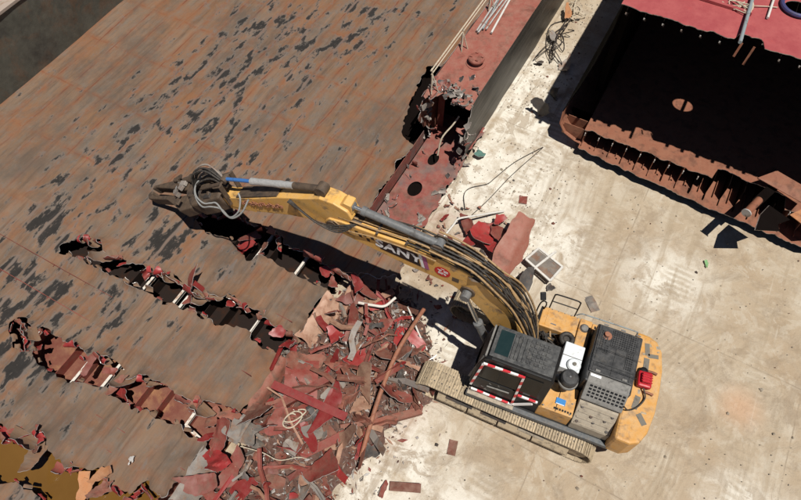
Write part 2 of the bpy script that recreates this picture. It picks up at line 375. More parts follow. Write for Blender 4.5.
def mat_ground():
    t = NT('concrete_yard')
    n1 = t.noise(.35, 6, .6, None, .5); n2 = t.noise(1.6, 7, .65, None, .4); n3 = t.noise(9, 6, .7); n4 = t.noise(45, 4, .7)
    c = t.mix(t.step(n1, .35, .65), (.37, .285, .195), (.44, .365, .27))
    c = t.mix(t.math('MULTIPLY', t.step(n2, .48, .66), .7), c, (.50, .44, .35))
    c = t.mix(t.math('MULTIPLY', t.step(t.noise(.7, 7, .7, t.map((1,1,1),(0,0,0),(11,4,0)), .8), .52, .64), .55), c, (.27, .205, .14))
    # pale lime crust along the hulls and beside the heap
    pale = None
    for p, r, s_ in (((3.2, 14.2), 3.0, 1.6), ((-.3, 4.2), 1.7, 1.0), ((1.6, 7.6), 1.3, .7), ((5.6, 17.5), 2.8, 1.4), ((-1.6, 2.6), 1.8, .9), ((4.6, 11.2), 1.8, 1.1), ((8.6, 9.6), .9, 1.4), ((1.4, 2.6), .8, 1.2), ((9.2, 2.6), .6, 1.2)):
        q = t.spot(p, r, s_); pale = q if pale is None else t.math('MAXIMUM', pale, q)
    pale = t.math('MULTIPLY', pale, t.step(n2, .30, .52))
    c = t.mix(t.math('MULTIPLY', pale, .9), c, t.mix(n3, (.62, .58, .50), (.80, .77, .69)))
    ck = t.noise(1.1, 8, .72, t.map((1, 1, 1), (0, 0, .6), (31, 7, 0)), .6)
    c = t.mix(t.math('MULTIPLY', t.step(ck, .55, .575), t.math('ADD', t.math('MULTIPLY', pale, .5), .28)), c, t.mix(n3, (.34, .27, .195), (.44, .37, .285)))
    c = t.mix(t.math('MULTIPLY', t.step(ck, .44, .42), .35), c, (.52, .47, .385))
    c = t.mix(t.math('MULTIPLY', t.step(t.noise(.55, 8, .75, t.map((1, 1, 1), (0, 0, 0), (51, 17, 0)), .5), .54, .60), .45), c, (.255, .19, .13))
    # tracked-over soil: grouser prints in bands along the hulls
    mp = t.map((1, 1, 1), (0, 0, -BA)); x, y, z = t.sep(mp)
    wob = t.math('MULTIPLY', n2, .25)
    gr = t.math('PINGPONG', t.math('ADD', x, wob), .11)
    lane = t.math('MAXIMUM', t.step(t.math('PINGPONG', t.math('ADD', y, t.math('MULTIPLY', n1, .8)), 1.45), .55, .35), 0.)
    prt = t.math('MULTIPLY', t.math('MULTIPLY', t.step(gr, .03, .08), lane), t.step(t.noise(.5, 4, .6, t.map((1,1,1),(0,0,0),(2,19,0))), .46, .58))
    c = t.mix(t.math('MULTIPLY', prt, .5), c, (.36, .29, .205))
    rut = t.noise(1., 5, .6, t.map((.22, 2.6, 1), (0, 0, 0), (0, 0, 0), mp), .3)
    c = t.mix(t.math('MULTIPLY', t.step(rut, .54, .64), .55), c, (.33, .26, .18))
    c = t.mix(t.math('MULTIPLY', t.step(rut, .36, .28), .5), c, (.60, .55, .46))
    c = t.mix(t.math('MULTIPLY', t.spot((9.9, 5.5), .5, .45), .45), c, (.55, .30, .17))
    def arcs(p, reg, r, s_, pitch):
        n = t.n.new('ShaderNodeVectorMath'); n.operation = 'DISTANCE'; t.L(t.obj, n.inputs[0]); n.inputs[1].default_value = (*p, 0)
        d = t.math('PINGPONG', t.math('ADD', n.outputs['Value'], t.math('MULTIPLY', n2, .10)), pitch)
        return t.math('MULTIPLY', t.math('MULTIPLY', t.step(d, pitch * .35, pitch * .75), t.spot(reg, r, s_)), t.step(n1, .40, .56))
    ar = t.math('MAXIMUM', arcs((3.5, 6.4), (8.0, 3.6), 1.8, 1.2, .075), t.math('MAXIMUM', arcs((12, 2), (8.6, 7.6), 1.5, 1.1, .09), arcs((-3, 16), (5.4, 12.6), 1.6, 1.2, .10)))
    c = t.mix(t.math('MULTIPLY', ar, .22), c, (.27, .205, .14))
    jt = t.math('MULTIPLY', t.math('MAXIMUM', t.step(t.math('PINGPONG', t.math('ADD', x, t.math('MULTIPLY', n3, .05)), 2.75), .03, .0), t.step(t.math('PINGPONG', t.math('ADD', y, t.math('ADD', 1.3, t.math('MULTIPLY', n3, .05))), 3.1), .03, .0)), t.step(n2, .4, .55))
    c = t.mix(t.math('MULTIPLY', jt, .6), c, (.2, .15, .105))
    # rust dust round the heap and flecks
    rd = t.math('MULTIPLY', t.math('MAXIMUM', t.spot((-1.6, 6.2), 2.0, 1.3), t.spot((1.6, 11.2), 1.3, .9)), t.step(n2, .40, .6))
    c = t.mix(t.math('MULTIPLY', rd, .7), c, (.30, .15, .10))
    c = t.mix(t.math('MULTIPLY', t.step(n3, .60, .72), .5), c, (.25, .19, .13))
    c = t.mix(t.math('MULTIPLY', t.step(n4, .58, .7), .45), c, (.22, .17, .12))
    vf = t.voro(9., t.map((1, 1, 1), (0, 0, 0), (3, 1, 0))); c = t.mix(t.math('MULTIPLY', t.step(vf, .06, .03), t.math('MULTIPLY', t.step(n2, .5, .6), .5)), c, (.2, .15, .1))
    h = t.math('ADD', t.math('MULTIPLY', n2, 1.), t.math('ADD', t.math('MULTIPLY', n3, .45), t.math('ADD', t.math('MULTIPLY', n4, .14), t.math('ADD', t.math('MULTIPLY', prt, -.3), t.math('MULTIPLY', ar, -.16)))))
    t.out(c, .9, 0, t.bump(t.math('ADD', h, t.math('MULTIPLY', t.step(ck, .54, .62), -.2)), .7, .06), .2)
mat_ground()

def mat_hullside():
    t = NT('hull_black')
    st = t.noise(1., 5, .6, t.map((.35, 1, 7)), .2); n = t.noise(3, 5)
    c = t.mix(t.step(st, .42, .60), (.012, .011, .010), (.045, .042, .039))
    c = t.mix(t.math('MULTIPLY', t.step(n, .55, .75), .4), c, (.10, .075, .055))
    c = t.mix(t.math('MULTIPLY', t.step(t.noise(1., 4, .6, t.map((.5, 1, 16))), .62, .68), .6), c, (.26, .245, .22))
    t.out(c, .45, 0, t.bump(st, .4, .02), .4)
mat_hullside()

# ================================================================== ground
def make_ground():
    def axis(lo, hi, st):
        a = list(np.arange(lo, hi + .01, st)); return [-400, -150, -60] + a + [60, 150, 400]
    xs = np.array(axis(-24, 30, .3)); ys = np.array(axis(-6, 40, .3))
    X, Y = np.meshgrid(xs, ys, indexing='ij')
    near = (abs(X) < 50) & (abs(Y) < 50)
    Z = np.where(near, (vn(X * .5, Y * .5, 3) - .5) * .05 + (vn(X * 1.7, Y * 1.7, 4) - .5) * .025, 0) - .03
    nx, ny = X.shape
    vs_ = np.stack([X, Y, Z], -1).reshape(-1, 3)
    fs = [(i*ny+j, (i+1)*ny+j, (i+1)*ny+j+1, i*ny+j+1) for i in range(nx-1) for j in range(ny-1)]
    me = bpy.data.meshes.new('ground'); me.from_pydata(vs_.tolist(), [], fs); me.materials.append(M['concrete_yard'])
    me.shade_smooth(); o = bpy.data.objects.new('ground', me); col.objects.link(o); tag(o, kind='structure')
make_ground()

# ================================================================== hull being cut up
ZF = .9
OFF = Vector((-8, -8, 0))
hull = empty('barge_hull', B(8, 8, 0), BA)
tag(hull, 'large rusty hull with stained open floor, torn into strips under the shear', 'ship hull')
def hb(m, name, mats, parent=hull, **k):
    o = m.build(name, mats, parent, **k)
    if parent is hull: o.location = OFF
    return o
T0 = [(6.96,11.39),(6.77,11.24),(6.65,10.82),(6.65,10.34),(6.87,10.1),(6.72,9.6),(6.62,9.45),(6.42,8.91),(6.69,8.72),(6.72,8.51),(6.78,8.17),(6.78,7.72),(6.75,7.33),(6.75,6.96),(6.72,6.65),(6.77,6.28),(6.3,5.52),(7.05,4.15),(7.99,4.32),(8.09,4.52),(7.75,5.07),(7.39,6.01),(7.32,6.22),(7.35,6.75),(7.48,7.13),(7.39,7.52),(7.36,8.11),(7.22,8.28),(7.5,8.48),(7.65,9.32),(7.53,10.52)]
T1 = [(3.73,14.42),(3.96,14.47),(4.22,14.3),(4.36,14.21),(4.57,13.9),(4.6,13.46),(4.45,13.04),(4.51,12.55),(4.46,12.18),(4.56,11.78),(4.55,11.41),(4.72,11.11),(4.84,10.74),(4.71,10.4),(4.65,10.08),(4.78,9.68),(4.74,9.19),(4.88,8.8),(5.11,8.8),(5.02,8.27),(4.97,7.87),(5.02,7.58),(4.93,7.19),(4.91,6.82),(4.97,6.18),(4.53,6.07),(4.31,6.68),(4.31,7.25),(4.46,7.65),(4.36,8.23),(4.09,8.47),(4.16,8.74),(4.13,9.4),(4.12,9.84),(3.99,10.35),(4.06,10.87),(3.98,11.36),(3.9,12.01),(3.97,12.48),(3.93,12.85),(3.94,13.52),(3.86,14.04)]
T2A = [(1.25,13.91),(1.41,13.83),(1.47,13.65),(1.37,13.3),(1.1,12.99),(.89,12.73),(.74,12.82),(.71,13.11),(.89,13.5)]
T2 = [(1.26,13.03),(1.53,12.94),(1.52,12.49),(1.56,11.9),(1.59,11.58),(1.51,11.08),(1.68,10.78),(1.75,10.39),(1.61,9.9),(1.6,9.67),(1.79,9.39),(1.83,8.77),(1.94,8.57),(1.81,8.08),(1.93,7.58),(2.06,7.27),(2.16,6.86),(2.31,6.29),(2.09,5.73),(1.46,5.67),(1.26,6.58),(1.22,7.09),(1.28,7.55),(1.14,7.92),(1.12,8.46),(1.01,9.08),(1.09,9.51),(1.08,10.01),(.98,10.51),(.79,11.09),(.79,11.39),(.69,11.83),(.76,12.21),(.94,12.63)]
TW = [(-1.3,13.94),(-1.29,12.76),(-1.15,11.76),(-1.2,11.41),(-.72,10.58),(-1.0,10.26),(-1.06,9.95),(-1.07,9.44),(-1.0,9.15),(-.71,8.66),(-.8,8.51),(-.82,8.08),(-.84,7.52),(-.36,7.4),(-.51,7.27),(-.49,6.83),(-.7,6.11),(-1.71,6.06),(-1.92,9.23),(-1.89,9.89),(-1.94,10.49),(-2.12,10.73),(-2.45,11.84),(-2.36,13.86)]
RC = [(8.69,4.6),(8.03,4.41),(7.02,4.2),(6.24,5.48),(6.69,6.27),(5.82,6.25),(4.97,6.18),(4.53,6.07),(4.33,6.45),(3.75,6.12),(3.14,6.14),(2.31,6.29),(1.78,5.74),(1.24,6.56),(.41,6.51),(-.44,6.64),(-1.71,6.06),(-9,6.3),(-9,-2),(1.85,-2.23),(9.78,-.16),(10.07,3.0)]
TT = [(16.75, 6.5), (16.85, 7.95), (15.7, 7.8), (14.9, 7.62), (14.1, 7.5), (13.4, 7.2), (12.9, 6.5)]
HOLES = [T0, T1, T2A, T2, TW, RC, TT]
def field(u, w):
    f = np.full(np.shape(u), 1e9)
    for p in HOLES: f = np.minimum(f, sdf(u, w, p))
    f = np.minimum(f, np.where(np.asarray(u) > 8.72, np.asarray(w) - 6.62, 1e9))
    j = (vn(np.asarray(u) * 3.6, np.asarray(w) * 3.6, 11) - .5) * .24 + (vn(np.asarray(u) * 9, np.asarray(w) * 9, 13) - .5) * .14 + (vn(np.asarray(u) * 17, np.asarray(w) * 17, 12) - .5) * .10
    return np.where(f < .5, f - .055 + j * np.exp(-np.abs(f) / .2), f)
def floor_h(u, w, d):
    u = np.asarray(u, float); w = np.asarray(w, float); d = np.maximum(d, 0)
    z = ZF + (vn(u * .35, w * .35, 1) - .5) * .09 + (vn(u * 1.1, w * 1.6, 2) - .5) * .035
    pu = np.abs(((u / 2.4) % 1) * 2 - 1); pw = np.abs(((w / .78) % 1) * 2 - 1)
    z -= np.where(u < 7, .030, .016) * (1 - pw ** 2) * (1 - pu ** 6)                                # plates dished between stiffeners
    z -= .006 * (np.maximum(pw, 0) > .93) * (u > 7)
    z += (vn(u * 1.5, w * 1.5, 21) - .42) * .36 * np.exp(-d / .14)           # curled lips along the cuts
    z -= np.where((u < 8.6), .22 * np.clip((7.3 - w) / 1.2, 0, 2) ** 2 * (u < 7) , 0)
    z += np.where(u < 7.4, (vn(u * 2.3, w * 2.3, 24) - .5) * .05 + (vn(u * 5.1, w * 3.3, 25) - .5) * .02, 0)
    z += np.where((u < 7.2) & (w < 7.6), (vn(u * 3.1, w * 3.1, 23) - .5) * .30 * np.clip((7.6 - w) / 1.2, 0, 1), 0)
    z += np.where((u > .8) & (u < 4.4), .10 * np.sin((w - 6) * .55) * np.exp(-((u - 2.8) / 1.2) ** 2), 0)
    return z
PU, PW = 2.4, .78
def in_view(u, w, mg):
    p = B(u, w, ZF) - Vector((0, 0, 18)); a = R(59)
    d = p.y * math.cos(a) - p.z * math.sin(a); up = p.y * math.sin(a) + p.z * math.cos(a)
    if d < 1: return False
    x, y = 400 + 628 * p.x / d, 250 - 628 * up / d
    return -mg < x < 801 + mg and -mg < y < 500 + mg
def components(faces):
    par = {}
    def fd(a):
        while par.setdefault(a, a) != a: par[a] = par[par[a]]; a = par[a]
        return a
    for f in faces:
        for i in f[1:]: par[fd(i)] = fd(f[0])
    g = {}
    for f in faces: g.setdefault(fd(f[0]), []).append(f)
    return list(g.values())
def make_floor():
    rest = MB(); count = 0
    for iu in range(-3, 12):
        for iw in range(5, 27):
            u0, w0 = iu * PU, iw * PW; u1, w1 = u0 + PU, min(w0 + PW, 20.92)
            if w0 > 20.9: continue
            g = np.meshgrid(np.linspace(u0, u1, 9), np.linspace(w0, w1, 5), indexing='ij'); f = field(*g)
            if f.max() < -.05: continue
            nearcut = f.min() < .75
            nu, nw = (41, 13) if nearcut else (9, 6)
            us = np.linspace(u0, u1, nu); ws = np.linspace(w0, w1, nw)
            U_, W_ = np.meshgrid(us, ws, indexing='ij'); F = field(U_, W_)
            V, faces = clip_grid(us, ws, F)
            if not faces: continue
            a = np.array(V); d = field(a[:, 0], a[:, 1]); Z = floor_h(a[:, 0], a[:, 1], d)
            V3 = np.c_[a, Z]
            for comp in components(faces):
                ids = sorted({i for f_ in comp for i in f_}); mp = {q: k for k, q in enumerate(ids)}
                m = shell(V3[ids], [tuple(mp[i] for i in f_) for f_ in comp], .016, (0, 1, 2))
                if len(comp) < 4: continue
                if in_view((u0 + u1) / 2, (w0 + w1) / 2, 60):
                    hb(m, 'floor_plate', ['floor_steel', 'red_primer', 'torn_rim'], smooth=50); count += 1
                else:
                    b = len(rest.v); rest.v += m.v; rest.f += [tuple(b + i for i in q) for q in m.f]; rest.m += m.m
    if rest.v: tag(hb(rest, 'outer_floor_plating', ['floor_steel', 'red_primer', 'torn_rim'], smooth=50), kind='stuff')
    print('floor plates', count)
make_floor()

# bottom shell, webs and longitudinals under the floor
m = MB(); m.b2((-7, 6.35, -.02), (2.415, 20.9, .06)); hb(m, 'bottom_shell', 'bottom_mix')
m = MB(); m.b2((2.42, 6.35, -.02), (8.7, 20.9, .06)); hb(m, 'bottom_shell', 'cut_shade')
m = MB(); m.b2((8.72, 6.66, -.02), (27, 20.9, .06)); hb(m, 'bottom_shell', 'hold_shade')  # shade of the torn hole beside the tank, painted onto the bottom
for u, w0, w1 in ((7.78, 6.4, 20.8), (5.3, 6.6, 20.8), (3.35, 6.7, 20.8), (2.42, 6.7, 20.8), (-.2, 6.9, 20.8), (.38, 6.7, 20.8)):
    m = MB(); m.b2((u - .008, w0, .07), (u + .008, w1, .84))
    for k in range(int((w1 - w0) / .66)):
        m.b2((u - .07, w0 + .3 + k * .66, .1), (u - .012, w0 + .315 + k * .66, .8))
    hb(m, 'web_frame', 'red_primer')
for w in (7.6, 8.6, 9.24, 9.9, 11.2, 11.9, 13.2, 14.8):
    m = MB(); m.b2((.4, w - .008, .07), (2.4, w + .008, .42)); hb(m, 'bottom_girder', 'red_primer')
    m = MB(); m.b2((3.37, w - .008, .07), (5.28, w + .008, .55)); hb(m, 'bottom_girder', 'cut_shade')
    m = MB(); m.b2((5.32, w - .008, .07), (7.76, w + .008, .55)); hb(m, 'bottom_girder', 'cut_shade')
for u0, u1, w in ((.55, 1.9, 11.22), (.7, 1.95, 10.36), (.7, 1.95, 10.14), (1.0, 2.05, 7.55), (3.8, 5.1, 10.28), (3.8, 5.1, 10.02), (3.8, 4.9, 11.42), (4.0, 5.2, 7.62), (6.4, 7.7, 7.55), (6.4, 7.7, 9.0)):
    m = MB(); m.b2((u0, w - .04, .52), (u1, w + .04, .54)); m.b2((u0, w - .006, .36), (u1, w + .006, .52)); hb(m, 'longitudinal', 'white_bar')
m = MB(); m.beam((1.35, 7.5, .6), (1.25, 6.95, .55), .09, .03); hb(m, 'longitudinal', 'white_bar')

# standing brown water inside the bottom
m = MB(); m.add([(-7, 6.95, .3), (.36, 6.95, .3), (.36, 20.8, .3), (-7, 20.8, .3)], [(0, 1, 2, 3)])
o = m.build('water', 'water'); o.location = B(0, 0); o.rotation_euler = (0, 0, BA); tag(o, kind='structure')
m = MB(); m.b2((-7, 6.9, .06), (.4, 6.94, .6)); hb(m, 'bottom_girder', 'rust_red')

# far side wall (inner side of the left wing tank)
m = MB(); us = np.arange(-7, 27.01, .3); zs = np.arange(.7, 3.61, .29)
pts = []; fs = []
for i, u in enumerate(us):
    for j, z in enumerate(zs):
        pts.append((u, 20.92 + (float(vn(u * .9, z * .9, 5)) - .5) * .05, z))
n = len(zs); fs = [(i*n+j, (i+1)*n+j, (i+1)*n+j+1, i*n+j+1) for i in range(len(us)-1) for j in range(n-1)]
m.add(pts, fs); m.b2((-7, 20.96, 0), (27, 21.1, 3.59)); hb(m, 'side_wall', 'wall_olive', smooth=60)
m = MB(); m.b2((-7, 20.90, 3.602), (27, 23.2, 3.64)); hb(m, 'wing_deck', 'wall_top')
m = MB(); m.b2((-7, 20.86, 3.56), (27, 20.895, 3.66)); hb(m, 'edge_bar', 'wall_top')

# right wing tank: deck, outer side, inner side, bottom strip, with a torn end
ZT = 2.75
def ragged(us, ws, F, fn, thick, name, mats, jag=.24, **k):
    U_, W_ = np.meshgrid(us, ws, indexing='ij')
    f = F(U_, W_) + (vn(U_ * 4, W_ * 4, 31) - .5) * jag * 2 + (vn(U_ * 11, W_ * 11, 32) - .5) * jag
    V, faces = clip_grid(us, ws, f); V3 = [fn(*p) for p in V]
    return hb(shell(V3, faces, thick, (0, 1, 2), **k), name, mats, smooth=45)
def deck_z(u, w): return (u, w, ZT + .03 * float(vn(u, w, 6)) - max(0, 14.6 - u) ** 2 * .16 * (.4 + float(vn(u * 2, w * 2, 7))))
us = np.concatenate([np.arange(13.0, 15.6, .05), np.arange(15.6, 27, .4)]); ws = np.linspace(5.0, 6.64, 36)
ragged(us, ws, lambda u, w: np.minimum(u - 13.72 - .75 * np.exp(-((w - 5.85) / .42) ** 2), 1e9), deck_z, .014, 'tank_deck', ['tank_deck', 'hold_shade', 'torn_rim'])
zs = np.linspace(.0, ZT - .005, 30)
ragged(us, zs, lambda u, z: u - 13.55 - .25 * np.sin(z * 3) - .1 * z, lambda u, z: (u, 4.99 - .05 * math.sin(math.pi * z / ZT) + .05 * float(vn(u * 1.2, z * 1.5, 8)) - max(0, 14.2 - u) * .14 * float(vn(u * 3, z * 3, 9)), z), .014, 'outer_side', ['hull_black', 'hold_shade', 'torn_rim'])
ragged(us, zs, lambda u, z: u - 14.0 - .5 * np.sin(z * 2.2 + 1), lambda u, z: (u, 6.65 + .04 * float(vn(u * 1.2, z, 10)), z), .014, 'inner_side', ['rust_red', 'hold_shade', 'torn_rim'], flip=True)
m = MB(); m.b2((4 + 11.6, 5.05, .08), (15.63, 6.6, 2.66)); hb(m, 'bulkhead', 'hold_shade')  # tank inside: its shade is carried by the near-black colour
for u in (14.9,):
    m = MB(); m.b2((u, 5.06, .1), (u + .015, 5.3, 2.3)); m.b2((u, 6.35, .1), (u + .015, 6.6, 2.1)); hb(m, 'web_frame', 'red_primer')
# bottom strip of the removed tank with an oval manhole
us2 = np.arange(8.6, 15.6, .06); ws2 = np.linspace(4.84, 6.6, 30)
def strip_f(u, w):
    f = np.minimum(u - 9.15 - .4 * np.sin(w * 3), 1e9)
    f = np.minimum(f, w - 4.9); f = np.minimum(f, 30)
    return f
def strip_make():
    U_, W_ = np.meshgrid(us2, ws2, indexing='ij')
    f = strip_f(U_, W_) + (vn(U_ * 4, W_ * 4, 41) - .5) * .2 + (vn(U_ * 11, W_ * 11, 42) - .5) * .1
    f = np.minimum(f, np.hypot((U_ - 11.86) * 1., (W_ - 5.92) * 1.35) - .33)
    f = np.minimum(f, np.hypot((U_ - 13.35) * .9, (W_ - 5.95) * 1.4) - .26)
    V, faces = clip_grid(us2, ws2, f)
    V3 = [(u, w, .13 + .05 * float(vn(u * 1.3, w * 1.3, 44)) + .07 * float(vn(u * 6, w * 6, 45)) * max(0, 1 - abs(w - 4.95) * 4)) for u, w in V]
    hb(shell(V3, faces, .014, (0, 1, 2)), 'tank_bottom', ['tank_bottom_red', 'red_primer', 'torn_rim'], smooth=45)
strip_make()
m = MB(); m.b2((10.2, 4.95, .03), (15.5, 6.55, .035)); hb(m, 'hole_shade', 'hold_shade')  # near-black sheet laid under the manholes as their painted shade
m = MB(); m.b2((8.75, 6.63, .15), (13.9, 6.645, .80)); hb(m, 'inner_side', 'tank_bottom_red')

# rail along the tank's inner edge
rail_u = (14.05, 16.35, 18.65, 20.95, 23.25, 25.5)
m = MB(); m.cyl((13.95, 6.52, 3.62), (26.5, 6.52, 3.62), .028, 8); hb(m, 'top_rail', 'rope', smooth=40)
m = MB(); m.cyl((14.0, 6.52, 3.42), (26.5, 6.52, 3.42), .022, 8); hb(m, 'middle_rail', 'rope', smooth=40)
for u in rail_u:
    m = MB(); m.cyl((u, 6.52, 2.75), (u, 6.52, 3.64), .028, 8); m.cyl((u + .02, 6.28, 2.76), (u, 6.5, 3.4), .02, 8); m.cyl((u - .22, 6.40, 2.76), (u, 6.5, 3.4), .02, 8)
    hb(m, 'rail_post', 'rope', smooth=40)
# mushroom vent on the tank deck
m = MB(); m.lathe([(.2, 0), (.2, .16), (.27, .17), (.29, .22), (.27, .26), (.12, .29), (.0, .29)], 24, (15.85, 5.72, ZT + .02)); m.lathe([(.34, 0), (.34, .03), (.2, .031)], 24, (15.85, 5.72, ZT + .02))
for k in range(4):
    a = k * math.pi / 2 + .4; m.box((15.85 + .19 * math.cos(a), 5.72 + .19 * math.sin(a), ZT + .31), (.05, .09, .06))
hb(m, 'deck_vent', 'tank_deck', smooth=40)

# ------------------------------------------------------------------ torn flaps and crumpled sheets
def flap_mesh(wd, ln, curl, seed, twist=0., mats=('floor_steel', 'red_bright', 'torn_rim'), name='torn_flap', thick=.014):
    """strip hinged along local x at y=0, running out along +y and curling up (curl > 0) or down"""
    rr = random.Random(seed); nx, ny = 9, 10
    us_ = np.linspace(-wd / 2, wd / 2, nx); vs_ = np.linspace(0, ln, ny)
    a, b = rr.uniform(-.6, .6), rr.uniform(.3, .95); tip = rr.uniform(-.3, .3)
    U_, V_ = np.meshgrid(us_, vs_, indexing='ij'); t = V_ / ln
    half = wd / 2 * (1 - b * t ** 1.4); cen = tip * wd * t
    F = half - np.abs(U_ - cen) + (vn(U_ * 14 + seed, V_ * 14, seed) - .5) * .09
    F = np.minimum(F, ln * (.85 + .25 * (vn(U_ * 9, U_ * 0 + seed, seed)))  - V_)
    F[:, 0] = np.maximum(F[:, 0], .01)
    P, faces = clip_grid(us_, vs_, F)
    if len(faces) < 3: P, faces = clip_grid(us_, vs_, np.ones_like(F))
    out = []
    for x, y in P:
        th = curl * (y / ln); r = ln / curl if abs(curl) > .05 else 1e6
        py, pz = (r * math.sin(th), r * (1 - math.cos(th))) if abs(curl) > .05 else (y, 0)
        k = twist * y / ln; nz = (float(vn(x * 9 + seed, y * 9, seed + 1)) - .5) * .09 * (y / ln)
        out.append((x * math.cos(k) - nz * math.sin(k) * 0 , py + nz, pz + x * math.sin(k) + nz))
    return shell(out, faces, thick).mesh(name, list(mats), 60)
def put(me, name, parent, loc, rot, sc=1.):
    o = bpy.data.objects.new(name, me); col.objects.link(o)
    if parent: o.parent = parent
    o.location = loc; o.rotation_euler = rot; o.scale = (sc,) * 3 if not isinstance(sc, tuple) else sc
    return o
def edge_flaps(poly, step, side, seed, curl=(1.8, 3.6), size=(.18, .5), prob=.8, mats=None):
    """flaps hinged on the rim of a cut and lying towards its inside"""
    rr = random.Random(seed); n = len(poly); acc = 0
    area = sum(poly[i][0] * poly[(i+1)%n][1] - poly[(i+1)%n][0] * poly[i][1] for i in range(n))
    for i in range(n):
        a = Vector(poly[i]); b = Vector(poly[(i + 1) % n]); e = b - a; L_ = e.length
        if L_ > 1.6: continue
        nin = Vector((-e.y, e.x)).normalized() * (1 if area > 0 else -1)
        s = 0
        while acc + (L_ - s) >= step:
            s += step - acc; acc = 0; p = a + e * (s / L_)
            if p.y < 5.9 or p.y > 15.5: continue
            far = nin.x < -.2; near = nin.x > .2
            if side == 'far' and not far: continue
            if side == 'near' and not near: continue
            if rr.random() > prob: continue
            wd = rr.uniform(*size); ln = rr.uniform(*size) * .9; cv = rr.uniform(*curl) * (1 if far or rr.random() < .35 else -.8)
            me = flap_mesh(wd, ln, cv, rr.randrange(9999), rr.uniform(-.5, .5), mats or (rr.choice(['floor_steel', 'floor_steel', 'red_bright', 'red_primer']), rr.choice(['red_bright', 'red_primer', 'red_bright', 'rust_red']), 'torn_rim'))
            q = p - nin * .03
            put(me, 'torn_flap', hull, (q.x + OFF.x, q.y + OFF.y, float(floor_h(p.x, p.y, 0.)) - .02), (rr.uniform(-.2, .2), 0, math.atan2(nin.y, nin.x) - math.pi / 2 + rr.uniform(-.5, .5)))
        acc += L_ - s
for pl, sd_ in ((T0, 1), (T1, 2), (T2A, 3), (T2, 4), (TW, 5)):
    edge_flaps(pl, .22, 'far', sd_, prob=.55, size=(.12, .62)); edge_flaps(pl, .4, 'near', sd_ + 50, size=(.12, .3), prob=.7)
def at_flap(u, w, z, wd, ln, curl, rz, seed, mats=('floor_steel', 'red_bright', 'torn_rim'), twist=0, rx=0, name='torn_flap'):
    put(flap_mesh(wd, ln, curl, seed, twist, mats), name, hull, (u + OFF.x, w + OFF.y, z), (rx, 0, rz))
# big bright flaps seen along the cuts (rz: direction the strip leaves its hinge, hull frame)
at_flap(4.85, 9.55, .95, .75, .95, 2.5, R(88), 5); at_flap(4.6, 9.45, .9, .5, .6, 1.7, R(110), 6)
at_flap(4.62, 12.75, .9, .55, .9, 1.1, R(60), 7); at_flap(4.75, 11.0, .9, .4, .5, 2.2, R(95), 8)
at_flap(-.85, 10.95, .93, 1.0, .75, 2.1, R(95), 9); at_flap(-.95, 10.5, .9, .5, .8, .5, R(110), 10)
at_flap(1.75, 9.75, .85, .6, .8, 1.4, R(95), 12); at_flap(2.05, 7.2, .9, .7, .7, 2.0, R(80), 13)
at_flap(7.1, 9.3, .9, .5, .9, -1.0, R(70), 14, ('red_bright',) * 3); at_flap(1.4, 12.9, .9, .5, .6, 2.2, R(60), 15)
at_flap(-1.0, 8.75, .8, .35, .9, -.9, R(100), 16, ('rust_orange', 'rust_orange', 'torn_rim')); at_flap(-.85, 8.2, .8, .4, .6, .6, R(75), 17, ('rust_red', 'rust_red', 'torn_rim'))
at_flap(-.9, 9.0, .8, .3, .9, -1.2, R(120), 18, ('rust_orange', 'rust_peach', 'torn_rim'))
# bent-down end of the strip over the heap: peeled plate showing its pale edge
m = MB()
def bent_end(u0, u1, w, z, ln, ang, mats, seed, name='bent_plate_end'):
    us_ = np.linspace(u0, u1, 20); vs_ = np.linspace(0, ln, 10)
    U_, V_ = np.meshgrid(us_, vs_, indexing='ij')
    F = np.minimum(np.minimum(U_ - u0 - .04, u1 - .04 - U_), ln * .86 - V_) + (vn(U_ * 7, V_ * 7, seed) - .5) * .16; F[:, 0] = np.maximum(F[:, 0], .01)
    P, faces = clip_grid(us_, vs_, F); out = []
    for u, v in P:
        th = min(1, v / .3) * ang; r = .3 / ang
        y, zz = (r * math.sin(th), -r * (1 - math.cos(th)))
        if v > .3: y += (v - .3) * math.cos(ang); zz -= (v - .3) * math.sin(ang)
        j = (float(vn(u * 4, v * 5, seed + 2)) - .5) * .08
        out.append((u, w - y + j, z + zz + j))
    hb(shell(out, faces, .016), name, mats, smooth=50)
bent_end(5.0, 6.75, 6.3, .72, 1.05, R(55), ['strip_peach', 'red_primer', 'torn_rim'], 3)
bent_end(2.4, 4.3, 6.3, .72, .6, R(75), ['rust_red', 'red_primer', 'torn_rim'], 4)
bent_end(-.4, 1.15, 6.62, .85, .95, R(50), ['scrap_grey', 'red_primer', 'torn_rim'], 5)
# shredded skin round the tank's torn end
rr = random.Random(77)
for k in range(40):
    s = rr.random()
    if s < .45: p = (14.0 + .3 * math.sin(k) + rr.uniform(0., .3), rr.uniform(4.95, 6.7), 2.55 + rr.uniform(-.1, .2))
    elif s < .75: p = (13.55 + rr.uniform(-.1, .25), 4.95 + rr.uniform(-.1, .1), rr.uniform(.1, 2.3))
    else: p = (13.8 + rr.uniform(-.2, .4), 6.6 + rr.uniform(-.1, .1), rr.uniform(.3, 2.3))
    put(flap_mesh(rr.uniform(.12, .34), rr.uniform(.15, .45), rr.uniform(-2, 2.6), k + 300, rr.uniform(-.8, .8), (rr.choice(['scrap_grey', 'scrap_dark', 'scrap_grey', 'tank_deck']), rr.choice(['red_bright', 'scrap_grey', 'red_primer']), 'torn_rim')), 'torn_flap', hull, (p[0] - 8, p[1] - 8, p[2]), (rr.uniform(-1, 1), rr.uniform(-1, 1), rr.uniform(0, 6.3)))
